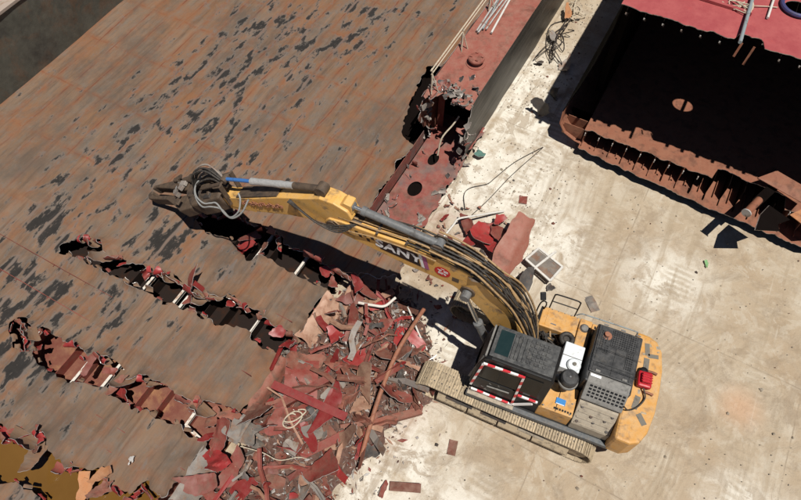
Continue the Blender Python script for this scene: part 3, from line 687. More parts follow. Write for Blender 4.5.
for k in range(60):
    p = (14.05 + abs(rr.gauss(0, .4)), rr.uniform(5.0, 6.65)); zz = deck_z(*p)[2]
    put(flap_mesh(rr.uniform(.08, .26), rr.uniform(.08, .3), rr.uniform(-1, 2.8), k + 700, rr.uniform(-.8, .8), (rr.choice(['scrap_grey', 'scrap_dark', 'tank_bottom_red', 'scrap_grey']), rr.choice(['scrap_grey', 'scrap_dark', 'red_primer']), 'torn_rim')), 'torn_flap', hull, (p[0] - 8, p[1] - 8, zz + .01), (rr.uniform(-.5, .5), rr.uniform(-.5, .5), rr.uniform(0, 6.3)))
for k in range(22):
    put(flap_mesh(rr.uniform(.15, .35), rr.uniform(.12, .3), rr.uniform(.8, 2.4), k + 500, rr.uniform(-.8, .8), (rr.choice(['scrap_grey', 'tank_bottom_red', 'scrap_dark']), 'red_primer', 'torn_rim')), 'torn_flap', hull, (rr.uniform(10.2, 13.6) - 8, (4.95 + rr.uniform(0, .25) if k % 2 else 6.35 + rr.uniform(-.1, .2)) - 8, .2), (rr.uniform(-.4, .4), rr.uniform(-.4, .4), rr.uniform(0, 6.3)))

# ================================================================== second hull block, cut open towards the yard
ZD = 6.45; KD = 11.55 / 12
blk = empty('hull_block', B(20, -2, 0), BA); OFF2 = Vector((-20, 2, 0))
tag(blk, 'tall cut hull section with pink red deck and black open hold', 'ship hull')
def kb(m, name, mats, **k):
    o = m.build(name, mats, blk, **k); o.location = OFF2; return o
us = np.concatenate([np.arange(15.6, 19.6, .06), np.arange(19.6, 34, .6)]); ws = np.arange(-12, 1.84, .08)
U_, W_ = np.meshgrid(us, ws, indexing='ij')
f = U_ - (16.09 + (1.78 - W_) * .033) + (vn(U_ * 0, W_ * 5, 51) - .5) * .10 + (vn(U_ * 0, W_ * 15, 52) - .5) * .05
f = np.minimum(f, np.where((W_ > -2.12) & (W_ < -1.4), U_ - 16.52 + (vn(U_ * 3, W_ * 9, 53) - .5) * .25, 9))
f = np.minimum(f, np.hypot((U_ - 18.32) * 1.25, W_ + 2.62) - .36)
V, faces = clip_grid(us, ws, f)
kb(shell([(u, w, ZD + .02 * float(vn(u, w, 54))) for u, w in V], faces, .02), 'deck_plate', ['deck_pink', 'hold_shade', 'torn_rim'], smooth=45)
m = MB(); m.b2((17.42, .96, ZD + .025), (17.32, -1.49, ZD + .10)); m.b2((17.42, -1.495, ZD + .025), (17.3, -1.53, ZD + .12)); kb(m, 'deck_stiffener', 'deck_pink')
for k in range(20):                                            # longitudinals hanging under the deck edge
    w = 1.55 - k * .52
    m = MB(); u0 = 16.0 + (1.85 - w) * .033
    if -2.25 < w < -1.4: u0 += .45
    m.b2((u0, w - .008, ZD - .22), (33, w + .008, ZD - .03)); m.b2((u0 + .005, w - .06, ZD - .24), (33, w + .01, ZD - .222)); kb(m, 'deck_longitudinal', 'hold_shade')
    m = MB(); m.b2((u0 - .02, w - .025, ZD - .17), (u0 - .003, w + .015, ZD - .12)); kb(m, 'bracket_end', 'pipe_steel')
# left side shell with rounded bilge
prof = [(1.80, ZD), (1.9, 4.5), (2.1, 3.0), (2.3, 2.0), (2.5, 1.35), (2.45, .95), (2.2, .62), (1.8, .45), (1.5, .4)]
def shellcut(z): return float(np.interp(z, [.4, 1.0, 1.5, 2.2, 6], [16.35, 16.4, 16.7, 17.5, 17.6]))
for nm_, pf, mt_ in (('side_shell', prof[:5], 'hold_shade'), ('bilge_shell', prof[4:], 'shell_rust')):  # upper side gets the hold's shade as colour, the bilge stays rust
    m = MB()
    for (w0, z0), (w1, z1) in zip(pf[:-1], pf[1:]):
        a, b = shellcut(z0), shellcut(z1)
        m.hexa([(a, w0, z0), (34, w0, z0), (34, w1, z1), (b, w1, z1), (a, w0 - .03, z0 + .005), (34, w0 - .03, z0 + .005), (34, w1 - .03, z1 + .02), (b, w1 - .03, z1 + .02)])
    kb(m, nm_, mt_)
for k in range(3):
    m = MB(); u = 16.5 + k * .42; m.b2((u, 1.55, .48), (u + .02, 2.3, 1.0)); kb(m, 'bilge_bracket', 'shell_rust' if k < 2 else 'hold_shade')  # innermost bracket is coloured with the hold's shade too
for k in range(5):
    m = MB(); u = 18.2 + k * 1.6; m.b2((u, 1.62, 1.3), (u + .02, 1.86, 5.8)); kb(m, 'side_frame', 'hold_shade')
# bottom shell and inner bottom with frames between
us = np.concatenate([np.arange(15.6, 18.4, .06), np.arange(18.4, 34, .8)]); ws = np.arange(-12, 1.6, .08); U_, W_ = np.meshgrid(us, ws, indexing='ij')
lim = 16.12 + np.interp(W_, [-12, -6, -3.7, 1.5], [-.45, -.4, -.38, 0.])
f = U_ - lim + (vn(U_ * 0, W_ * 4, 61) - .5) * .10 + (vn(U_ * 0, W_ * 13, 62) - .5) * .05
V, faces = clip_grid(us, ws, f); kb(shell([(u, w, .42) for u, w in V], faces, .025), 'bottom_shell', ['shell_rust', 'hold_shade', 'torn_rim'], smooth=45)
lim = 16.36 - (1.9 - W_) * .005 + np.where(W_ < -3.0, .5, 0) - np.where(W_ < -5.3, .65, 0)
f = U_ - lim + (vn(U_ * 0, W_ * 4, 63) - .5) * .12 + (vn(U_ * 5, W_ * 13, 64) - .5) * .05
V, faces = clip_grid(us, ws, f); kb(shell([(u, w, 1.2) for u, w in V], faces, .02), 'inner_bottom', ['shell_rust', 'hold_shade', 'torn_rim'], smooth=45)
for k in range(22):
    w = 1.45 - k * .5; u0 = 16.16 + float(np.interp(w, [-12, -6, -3.7, 1.5], [-.42, -.37, -.34, 0.])) + random.uniform(0, .1)
    u0 += .06; m = MB(); m.hexa([(u0 + .26, w - .008, .425), (33, w - .008, .425), (33, w + .008, .425), (u0 + .26, w + .008, .425), (u0 + .35, w - .008, 1.17), (33, w - .008, 1.17), (33, w + .008, 1.17), (u0 + .35, w + .008, 1.17)]); m.b2((u0, w - .007, .426), (u0 + .25, w + .007, .48 + .14 * random.random())); kb(m, 'double_bottom_web', 'hold_shade' if -5.3 < w < -2.4 else 'shell_rust')  # webs under the overhanging plate carry its shadow in their colour
    m = MB(); m.b2((u0 + .25, w + .24, .425), (33, w + .252, .52)); kb(m, 'bottom_stiffener', 'shell_rust')
    if w > -3 or w < -5.2:
        m = MB(); m.b2((16.2 - (1.9 - w) * .004, w - .015, 1.04), (16.24, w + .015, 1.16)); kb(m, 'bracket_end', 'pipe_steel')
m = MB(); m.b2((16.42, 1.47, .43), (33, 1.49, 1.19)); kb(m, 'double_bottom_web', 'shell_rust')
m = MB(); m.b2((28, -12, 1.22), (28.03, 1.8, 6.2)); kb(m, 'bulkhead', 'hold_shade')
m = MB(); m.b2((16.9, -12.05, .45), (28, -12.0, 6.4)); kb(m, 'far_side_blocker', 'hold_shade')  # unseen plate, added to keep light out of the hold
for u, w in ((17.2, .8), (17.2, -2.2), (17.2, -5.2), (17.0, -8.2), (22, .8), (22, -4), (22, -8)):
    m = MB(); m.b2((u, w - .25, -.02), (u + .9, w + .25, .39)); tag(m.build('keel_block', 'scrap_dark', None, bev=.02, loc=B(0, 0)), 'dark timber block under the cut hull section', 'block', 'blocks under the cut hull section').rotation_euler = (0, 0, BA)
# broken plates at the right end of the section
def quad_plate(pts, th, name, mat):
    m = MB(); m.hexa([(*p[:2], p[2]) for p in pts] + [(p[0], p[1], p[2] + th) for p in pts]); kb(m, name, mat)
quad_plate([(16.5, -4.15, 1.75), (16.95, -4.6, 1.9), (16.5, -5.9, 2.0), (16.1, -5.7, 1.8)], .02, 'torn_plate', 'shell_rust')
quad_plate([(16.5, -5.95, 1.4), (15.95, -5.5, 1.3), (15.6, -6.3, 1.3), (16.3, -7.4, 1.4)], .02, 'torn_plate', 'rust_orange')
m = MB(); m.cyl((14.75, -4.1, 2.0), (15.5, -4.35, 1.9), .12, 16); kb(m, 'pipe_stub', 'shell_rust', smooth=40)
m = MB(); m.lathe([(.15, 0), (.15, .04), (.1, .04)], 16, (0, 0, 0), axis='y'); o = kb(m, 'pipe_flange', 'pipe_steel', smooth=40); o.location = (14.74 - 20, -4.1 + 2, 2.0); o.rotation_euler = (0, 0, R(72))
m = MB(); m.beam((15.4, -4.3, 1.72), (16.6, -4.75, 1.6), .3, .05); kb(m, 'bracket_arm', 'hold_shade')
m = MB(); m.add([(14.3, -4.5, 1.9), (14.9, -4.5, 1.95), (15.5, -4.7, 1.85), (15.3, -5.4, 1.8), (14.95, -5.1, 1.8), (14.7, -5.2, 1.8)], [(0, 1, 2, 3, 4, 5)]); m = shell(m.v, [tuple(range(6))], .03); kb(m, 'torn_plate', ['hold_shade', 'hold_shade', 'torn_rim'])
for w, z in ((-1.95, 5.2), (-1.62, 5.35)):
    m = MB(); m.beam((16.5, w, ZD - .25), (16.38, w + .03, z + .45), .06, .012); kb(m, 'hanging_strip', 'shell_rust')

# ================================================================== excavator
EX = empty('excavator', (3.53, 6.43, 0), R(155))
tag(EX, 'yellow and black tracked excavator with long boom and hydraulic shear', 'excavator')
BODY = 0.
def eb(m, name, mats, parent=EX, **k):
    o = m.build(name, mats, parent, **k)
    if parent is EX: o.rotation_euler = (0, 0, R(BODY))
    return o

# ---- undercarriage
def track_path(n):
    rf, rb, xf, xb, zc = .44, .43, 2.17, -2.08, .50
    pts = []; N = 400
    segs = [((xf, zc + rf), (xb, zc + rb), None)]
    L1 = xf - xb; arc1 = math.pi * rb; arc2 = math.pi * rf; tot = 2 * L1 + arc1 + arc2
    def P(s):
        s %= tot
        if s < L1: x = xf - s; return x, zc + rf - .05 * math.sin(math.pi * s / L1) ** 2, math.pi
        s -= L1
        if s < arc1: a = math.pi / 2 + s / rb; return xb + rb * math.cos(a), zc + rb * math.sin(a), a + math.pi / 2
        s -= arc1
        if s < L1: return xb + s, zc - rb, 0.
        s -= L1; a = -math.pi / 2 + s / rf; return xf + rf * math.cos(a), zc + rf * math.sin(a), a + math.pi / 2
    return [P(tot * i / n) for i in range(n)], tot / n
NSH = 50
path, pitch = track_path(NSH)
def shoe_mesh():
    m = MB(); p = pitch * .97
    m.b2((-p / 2, -.375, -.012), (p / 2, .375, .012))
    for k in (-.36, -.02, .32): m.b2((p * k - .014, -.37, -.05), (p * k + .014, .37, -.0125))
    for s in (-1, 1):
        for a in (-.3, .12): m.box((p * a, s * .16, -.018), (.03, .04, .012), 1)
    m.b2((-p * .52, -.13, .013), (p * .40, -.06, .085)); m.b2((-p * .52, .06, .013), (p * .40, .13, .085))
    return m.mesh('track_shoe', ['dust_steel', 'scrap_dark'])
SHOE = shoe_mesh()
def side_track(y, s):
    rot = R(.5)
    m = MB()
    poly = [(2.0, .36), (2.05, .62), (1.5, .70), (-1.55, .72), (-1.95, .66), (-1.95, .34), (-1.5, .27), (1.6, .27)]
    m.prism(poly, y - .2, y + .2, xz)
    for x0, x1 in ((-1.9, -.9), (-.86, .1), (.14, 1.0), (1.04, 1.95)):
        a, b = y + s * .2, y + s * .43
        m.hexa([(x0, a, .30), (x1, a, .30), (x1, b, .30), (x0, b, .30), (x0, a, .80), (x1, a, .80), (x1, b, .40), (x0, b, .40)])
    t = eb(m, 'track', 'dust_steel', bev=.015); t.rotation_euler = (0, 0, rot)
    for x, z, a in path:
        o = bpy.data.objects.new('track_shoe', SHOE); col.objects.link(o); o.parent = t
        o.location = (x, y, z); o.rotation_euler = (0, -a, 0)
    m = MB(); m.lathe([(.3, -.05), (.36, -.045), (.36, .045), (.3, .05)], 28, (2.17, y, .5), axis='y'); m.lathe([(.12, -.16), (.16, -.15), (.16, .15), (.12, .16)], 20, (2.17, y, .5), axis='y'); eb(m, 'idler', 'dust_steel', t, smooth=40)
    m = MB(); m.lathe([(.24, -.3), (.3, -.28), (.3, .28), (.24, .3)], 28, (-2.08, y, .5), axis='y')
    for k in range(17):
        a = 2 * math.pi * k / 17; m.box((-2.08 + .33 * math.cos(a), y, .5 + .33 * math.sin(a)), (.09, .06, .07), 0, Matrix.Rotation(-a, 3, 'Y'))
    eb(m, 'sprocket', 'dust_steel', t, smooth=40)
    for x in np.linspace(-1.5, 1.5, 8):
        m = MB(); m.lathe([(.08, -.2), (.1, -.19), (.1, .19), (.08, .2)], 14, (float(x), y, .21), axis='y'); eb(m, 'roller', 'dust_steel', t, smooth=40)
    for x in (-.8, .75):
        m = MB(); m.lathe([(.06, -.16), (.08, -.15), (.08, .15), (.06, .16)], 14, (x, y, .8), axis='y'); eb(m, 'carrier_roller', 'dust_steel', t, smooth=40)
    for x0, x1 in ((.9, 1.7), (-.1, .65), (-1.2, -.45)):
        m = MB(); m.beam((x0, y + s * .335, .585), (x1, y + s * .335, .585), .10, .03, 0, (0, s * .87, .5)); eb(m, 'guard_plate', 'scrap_dark' if x0 > -.2 else 'dust_panel', t, bev=.01)
side_track(1.34, 1); side_track(-1.34, -1)
m = MB(); m.b2((-1.0, -1.0, .45), (1.0, 1.0, .78)); m.lathe([(.72, .0), (.72, .22)], 32, (0, 0, .78)); eb(m, 'car_body', 'dust_steel', bev=.02)

# ---- slewing platform
BODY = 3.0
m = MB(); m.b2((-2.65, -1.36, 1.0), (1.15, 1.36, 1.2)); eb(m, 'platform', 'black_paint', bev=.01)
m = MB(); m.b2((-2.68, 1.365, 1.03), (1.28, 1.50, 1.22)); eb(m, 'side_skirt', 'skirt', bev=.02)
m = MB(); m.b2((-2.55, -1.52, 1.03), (.1, -1.365, 1.22)); eb(m, 'side_skirt', 'skirt', bev=.02)
m = MB(); m.b2((-.05, 1.30, 1.225), (1.25, 1.50, 1.27)); eb(m, 'cab_step', 'dust_panel', bev=.01)

# ---- cab
def cab():
    c = MB()
    prof = [(-.66, 1.24), (1.12, 1.24), (1.29, 1.6), (1.22, 2.5), (1.06, 3.06), (.9, 3.12), (-.6, 3.12), (-.68, 3.02)]
    n = len(prof); def_y = lambda z, s: (.27 if s < 0 else 1.33 - .10 * (z - 1.24) / 1.9)
    vs_ = [(x, def_y(z, -1), z) for x, z in prof] + [(x, def_y(z, 1), z) for x, z in prof]
    c.add(vs_, [tuple(range(n - 1, -1, -1)), tuple(range(n, 2 * n))] + [(i, (i+1)%n, n+(i+1)%n, n+i) for i in range(n)])
    cb = eb(c, 'cab', 'black_paint', bev=.035)
    def side(poly, name, mat, off=.004, th=.012):
        mm = MB(); f0 = lambda p, q, t: (p, def_y(q, 1) + t, q); mm.prism(poly, off, off + th, f0); return eb(mm, name, mat, cb)
    side([(.08, 2.1), (.58, 2.1), (.58, 2.92), (.08, 2.92)], 'door_window', 'glass'); side([(.62, 2.1), (1.13, 2.1), (1.0, 2.8), (.88, 2.92), (.62, 2.92)], 'door_window', 'glass')
    side([(-.46, 2.05), (-.02, 2.05), (-.02, 2.92), (-.46, 2.92)], 'rear_side_window', 'glass')
    side([(.08, 1.5), (1.14, 1.5), (1.18, 2.02), (.08, 2.02)], 'door_lower_panel', 'black_paint', .004, .02)
    mm = MB(); mm.beam((.2, def_y(1.75, 1) + .04, 1.85), (.8, def_y(1.75, 1) + .04, 1.78), .03, .03); eb(mm, 'door_handle', 'dust_grey', cb)
    for k in range(7):
        a = (.25 + random.random() * .75, 1.5 + random.random() * .45)
        side([(a[0], a[1]), (a[0] + random.uniform(.05, .14), a[1] + .01), (a[0] + random.uniform(.04, .1), a[1] + random.uniform(.04, .1))], 'scuff_mark', 'dust_grey', .025, .003)
    # red and white guard bars round the door
    def bar(a, b, name='guard_bar', r=.03):
        mm = MB(); mm.beam((a[0], def_y(a[1], 1) + .06, a[1]), (b[0], def_y(b[1], 1) + .06, b[1]), r * 2, .05, 0, (0, 1, 0)); return eb(mm, name, 'stripe', cb)
    bar((1.22, 1.62), (1.06, 2.86)); bar((1.06, 2.9), (.06, 2.95)); bar((.03, 2.97), (.03, 1.34)); bar((1.18, 1.38), (.0, 1.32)); bar((-.02, 1.95), (-.55, 1.95)); bar((-.02, 1.36), (-.45, 1.78), r=.025)
    # roof guard: glass hatch, ribbed plate
    mm = MB(); mm.b2((-.6, .30, 3.125), (1.0, 1.16, 3.16)); rf = eb(mm, 'roof_guard', 'roof_black', bev=.012)
    mm = MB(); mm.b2((.55, .4, 3.164), (.9, 1.06, 3.172)); eb(mm, 'roof_hatch', 'roof_glass', rf)
    for x in (.50, .44, .40): pass
    for k, x in enumerate((.49, .40, .31, .20)):
        mm = MB(); mm.b2((x - .022, .4, 3.163), (x + .022, 1.06, 3.19)); eb(mm, 'roof_rib', 'roof_black', rf, bev=.006)
    for i in range(5):
        for j in range(6):
            mm = MB(); mm.b2((.08 - i * .105 - .036, .40 + j * .112, 3.163), (.08 - i * .105 + .036, .40 + j * .112 + .07, 3.184)); eb(mm, 'roof_rib', 'roof_black', rf, bev=.005)
    mm = MB(); mm.b2((1.0, .32, 2.98), (1.10, 1.16, 3.03)); mm.beam((1.1, .34, 3.0), (1.28, .34, 1.7), .05, .05); mm.beam((1.1, 1.14, 3.0), (1.33, 1.2, 1.7), .05, .05); mm.b2((1.04, .3, 3.03), (1.09, 1.18, 3.12))
    eb(mm, 'front_guard', 'dust_grey', cb, bev=.008)
    mm = MB(); mm.prism([(.40, 1.55), (1.14, 1.55), (1.14, 2.45), (.40, 2.45)], 1.282, 1.292, lambda p, q, t: (t - .03 * max(0, (q - 1.6)), p, q)); eb(mm, 'windshield', 'glass', cb)
cab()
for o in list(EX.children):
    if o.name.split('.')[0] in ('cab', 'roof_guard'): o.scale = (1, 1, 1.17); o.location.z = 1.24 * (1 - 1.17)

# ---- left side behind the cab
m = MB(); m.prism([(-.62, 1.22), (-.62, 1.78), (-.70, 1.86), (-1.50, 1.90), (-1.50, 1.22)], .55, 1.34, xz); bx_ = eb(m, 'side_box', 'yellow', bev=.02)
m = MB(); m.b2((-1.25, .95, 1.905), (-1.0, 1.12, 1.909)); eb(m, 'sticker', 'decal_blue', bx_); m = MB(); m.b2((-1.23, 1.10, 1.91), (-1.02, 1.12, 1.913)); eb(m, 'sticker', 'decal_white', bx_)
for k in range(7):
    m = MB(); m.b2((-1.46 + k * .07, 1.22, 1.908), (-1.42 + k * .07, 1.275, 1.912)); eb(m, 'sticker', 'decal_black', bx_)
m = MB(); m.b2((-.62, .95, 1.225), (-.5, 1.3, 1.7)); eb(m, 'side_box', 'yellow', bev=.01)
m = MB(); m.b2((-1.515, .9, 1.22), (-1.505, 1.345, 1.85)); eb(m, 'panel_gap', 'black_paint')
# louvred rear-left door, dusty
m = MB(); m.prism([(1.36, 1.22), (1.36, 1.62), (.92, 2.12), (.55, 2.12), (.55, 1.22)], -2.55, -1.54, lambda p, q, t: (t, p, q)); lv = eb(m, 'louvre_door', 'dust_panel', bev=.015)
for k in range(4):
    y = 1.32 - k * .115; z = 1.665 + k * .131
    m = MB(); m.beam((-2.48, y, z), (-1.60, y, z), .035, .05, 0, (0, .75, .66)); eb(m, 'louvre_slat', 'dust_panel', lv, bev=.006)
for x, y in ((-1.66, 1.30), (-2.44, 1.30), (-1.66, 1.0), (-2.44, 1.0), (-2.05, 1.22), (-1.95, 1.13), (-2.3, 1.12)):
    z = 1.62 + (1.36 - y) * 1.136; m = MB(); m.lathe([(.04, 0), (.04, .03), (.0, .03)], 12, (x, y, z + .005)); eb(m, 'bolt_cap', 'scrap_dark', lv)

# ---- engine hood with perforated black cover
HOOD0 = set(EX.children)
m = MB(); m.b2((-2.55, -1.12, 1.22), (-1.36, .56, 2.50)); hd = eb(m, 'engine_hood', 'hood_black', bev=.04)
m = MB(); m.b2((-2.5, -1.08, 2.503), (-1.4, .30, 2.56)); eb(m, 'hood_cover', 'hood_black', hd, bev=.02)
def lattice(x0, x1, y0, y1, nx, ny, z, name='cover_grille'):
    m = MB(); sx = (x1 - x0) / nx; sy = (y1 - y0) / ny
    for i in range(nx + 1): m.b2((x0 + i * sx - sx * .2, y0, z), (x0 + i * sx + sx * .2, y1, z + .02))
    for j in range(ny + 1):
        for i in range(nx): m.b2((x0 + i * sx + sx * .2, y0 + j * sy - sy * .2, z + .0005), (x0 + (i + 1) * sx - sx * .2, y0 + j * sy + sy * .2, z + .0195))
    eb(m, name, 'hood_black', hd)
    m = MB(); m.b2((x0, y0, z + .0004), (x1, y1, z + .004)); eb(m, 'cover_opening', 'decal_black', hd)
lattice(-2.44, -1.78, -1.03, -.55, 11, 8, 2.562); lattice(-1.66, -1.46, -.92, -.36, 3, 9, 2.562); lattice(-2.40, -2.24, -.52, -.02, 3, 8, 2.562); lattice(-1.74, -1.62, -.52, -.30, 2, 4, 2.562)
m = MB(); m.lathe([(.12, 0), (.12, .012)], 20, (-1.64, -.80, 2.562)); m.lathe([(.07, .0), (.07, .10), (.05, .10)], 16, (-1.62, -.80, 2.575)); eb(m, 'exhaust_outlet', 'pipe_rust', hd, smooth=40)
for x in (-1.48, -1.95, -2.42):
    m = MB(); m.b2((x - .012, -1.06, 2.56), (x + .012, .28, 2.576)); eb(m, 'cover_rib', 'hood_black', hd)
m = MB(); m.b2((-2.48, -.02, 2.562), (-1.42, .02, 2.585)); eb(m, 'cover_rib', 'hood_black', hd)
# sloping grey screen on the hood's left
m = MB(); m.prism([(.32, 2.56), (.36, 2.58), (.58, 2.50), (.94, 2.16), (.94, 2.10), (.56, 2.10), (.56, 2.3), (.32, 2.3)], -2.5, -1.44, lambda p, q, t: (t, p, q)); sc_ = eb(m, 'side_screen', 'dust_grey', bev=.02)
for i in range(9):
    for j in range(4):
        t0 = .12 + j * .22; y = .60 + .30 * t0; z = 2.485 - .30 * t0
        m = MB(); m.box((-1.58 - i * .105, y, z + .004), (.07, .05, .012), 0, Matrix.Rotation(R(-44), 3, 'X')); eb(m, 'screen_slot', 'decal_black', sc_)
m = MB(); m.b2((-1.74, .37, 2.583), (-1.47, .44, 2.588)); eb(m, 'sticker', 'decal_white', sc_)

for o in set(EX.children) - HOOD0: o.location = Vector((-.08, -.06, .10))
# ---- middle: white box, filter, pre-cleaner
m = MB(); m.b2((-1.30, -.42, 1.3), (-.78, .34, 2.46)); wb = eb(m, 'white_box', 'white_box', bev=.025)
m = MB(); m.b2((-1.295, -.03, 2.463), (-.785, -.015, 2.47)); eb(m, 'box_seam', 'scrap_dark', wb)
m = MB(); m.lathe([(.17, 0), (.18, .06), (.15, .10), (.0, .11)], 24, (-1.12, .20, 2.47)); eb(m, 'round_cap', 'white_box', wb, smooth=40)
m = MB(); m.lathe([(.05, 0), (.05, .03), (.0, .03)], 12, (-1.12, .20, 2.585)); eb(m, 'cap_knob', 'pad_grey', wb)
m = MB(); m.lathe([(.12, 0), (.12, .55), (.2, .56), (.23, .62), (.23, .78), (.19, .83), (.0, .84)], 24, (-1.08, .66, 1.95)); pc = eb(m, 'air_cleaner', 'hood_black', smooth=40)
m = MB(); m.lathe([(.024, 0), (.024, .02), (.0, .02)], 10, (-1.08, .66, 2.79)); eb(m, 'cleaner_nut', 'chrome', pc)
m = MB(); m.lathe([(.245, 0), (.26, .02), (.26, .09), (.245, .11)], 24, (-1.08, .66, 2.45)); eb(m, 'cleaner_band', 'dust_grey', pc, smooth=40)
m = MB(); m.b2((-1.34, -.5, 1.22), (-.6, .9, 1.5)); m.b2((-.6, -1.0, 1.22), (.1, .2, 1.6)); eb(m, 'pump_bay', 'black_paint', bev=.02)
rr = random.Random(14)
for k in range(16):
    x0 = rr.uniform(-.65, .05); y0 = rr.uniform(-.95, -.05)
    pts = [(x0, y0, 1.55)] + [(x0 + rr.uniform(-.5, .35), min(.1, max(-.95, y0 + rr.uniform(-.4, .4))), rr.uniform(1.65, 2.05)) for _ in range(3)] + [(rr.uniform(-.7, .1), rr.uniform(-.9, -.1), 1.6)]
    m = MB(); m.tube(spline(pts, 6), rr.choice((.018, .024, .03)), 7); eb(m, 'bay_hose', rr.choice(['hose', 'hose', 'cable', 'hose_tan']), smooth=50)
# exhaust pipe with ring
ring = [(-.80 + .15 * math.cos(a), -.58 + .15 * math.sin(a), 2.25) for a in np.linspace(0, 2 * math.pi, 25)]
m = MB(); m.tube(ring, .065, 10); m.cyl((-.80, -.58, 1.5), (-.80, -.58, 2.22), .12, 18); eb(m, 'intake_ring', 'hose', smooth=50)

# ---- right side: tool box, tank, walkway, handrail
m = MB(); m.b2((-1.02, -1.48, 1.22), (.02, -.86, 1.95)); tb = eb(m, 'tool_box', 'yellow', bev=.03)
m = MB(); m.b2((.022, -1.46, 1.24), (.07, -.88, 1.93)); eb(m, 'box_front', 'black_paint', tb)
m = MB(); m.b2((-.80, -1.42, 1.953), (-.14, -.93, 1.962)); eb(m, 'box_lid', 'yellow', tb, bev=.004)
m = MB(); m.beam((-.45, -1.0, 1.98), (-.3, -1.0, 1.98), .03, .02); eb(m, 'lid_latch', 'chrome', tb)
m = MB(); m.b2((-1.38, -1.48, 1.22), (-1.04, -.45, 1.98)); ft = eb(m, 'fuel_tank', 'yellow', bev=.03)
m = MB(); m.lathe([(.10, 0), (.10, .04), (.08, .06), (.0, .06)], 20, (-1.2, -1.2, 1.982)); eb(m, 'filler_cap', 'dust_grey', ft, smooth=40)
m = MB(); m.lathe([(.13, 0), (.13, .01)], 20, (-1.2, -1.2, 1.981)); eb(m, 'filler_neck', 'scrap_dark', ft)
m = MB(); m.b2((-2.55, -1.49, 1.22), (-1.40, -1.13, 1.88)); wk = eb(m, 'walkway', 'yellow', bev=.015)
for i in range(14):
    for j in range(2):
        m = MB(); x = -1.46 - i * .078; y = -1.42 + j * .13; m.b2((x - .048, y, 1.883), (x, y + .085, 1.889)); eb(m, 'grip_hole', 'decal_black', wk)
def rail(pts, name='handrail', mat='black_paint', r=.02, parent=EX): m = MB(); m.tube(spline(pts, 5), r, 8); return eb(m, name, mat, parent, smooth=50)
rail([(-.14, -1.5, 1.9), (-.14, -1.52, 2.6), (-.16, -1.52, 2.68), (-.24, -1.52, 2.72), (-.72, -1.52, 2.74), (-.82, -1.52, 2.7), (-.85, -1.52, 2.62), (-.86, -1.5, 1.9)])
m = MB(); m.cyl((-.14, -1.51, 2.3), (-.86, -1.51, 2.32), .017, 8); eb(m, 'handrail', 'black_paint')
rail([(-.9, -1.5, 2.0), (-1.0, -1.52, 2.12), (-1.2, -1.52, 2.16), (-2.4, -1.52, 2.2), (-2.55, -1.52, 2.14), (-2.56, -1.5, 1.9)], mat='pole_grey')
rail([(.1, -1.3, 1.3), (.16, -1.36, 1.7), (.14, -1.4, 2.2), (.05, -1.4, 2.35), (-.02, -1.4, 2.2), (0, -1.38, 1.9)])
m = MB(); m.beam((.1, -1.45, 2.28), (.18, -1.62, 2.42), .16, .07); eb(m, 'mirror', 'black_paint', bev=.02)

# ---- counterweight
CW0 = set(EX.children)
arc = [(-2.48, 1.46), (-2.62, 1.47), (-2.86, 1.48), (-3.08, 1.36), (-3.22, 1.05), (-3.30, .5), (-3.31, -.1), (-3.28, -.7), (-3.18, -1.2), (-3.02, -1.44), (-2.8, -1.53), (-2.62, -1.54), (-2.48, -1.54)]
m = MB(); m.prism(arc, 1.05, 2.12, xy); cw = eb(m, 'counterweight', 'yellow', bev=.07)
for a, b, c_, d in ((-2.78, -2.72, -1.25, -.98), (-2.98, -2.70, -.78, -.68), (-2.95, -2.72, .42, .52), (-3.08, -2.8, .72, .86)):
    pass
for c0, s0, an in (((-2.80, -1.12), (.12, .34), 12), ((-2.98, -.98), (.26, .11), 12), ((-2.85, -.66), (.14, .42), 4), ((-2.80, .40), (.14, .36), -6), ((-3.0, .78), (.14, .30), 40)):
    m = MB(); m.box((c0[0], c0[1], 2.124), (s0[0], s0[1], .008), 0, Matrix.Rotation(R(an), 3, 'Z')); eb(m, 'grip_pad', 'pad_grey', cw)
for y in (-.5, .08):
    m = MB(); m.tube([(-2.92, y, 2.10), (-2.92, y, 2.2), (-3.02, y, 2.22), (-3.12, y, 2.2), (-3.12, y, 2.10)], .03, 8); eb(m, 'lifting_eye', 'pipe_rust', cw, smooth=50)
m = MB(); m.prism([(.2, 1.62), (1.0, 1.62), (1.0, 1.74), (.2, 1.74)], 0, .006, lambda p, q, t: (-3.305 + .11 * max(0, p - .4) ** 1.4 - t, p, q)); eb(m, 'red_stripe', 'decal_red', cw)
for k in range(5):
    y = .5 + k * .13; m = MB(); m.prism([(y, 1.25), (y + .08, 1.25), (y + .10, 1.5), (y + .02, 1.5)], 0, .006, lambda p, q, t: (-3.305 + .11 * max(0, p - .4) ** 1.4 - t, p, q)); eb(m, 'marking', 'decal_black', cw)
for o in set(EX.children) - CW0: o.scale = (1.035, 1.03, 1); o.location = (0, 0, 0)
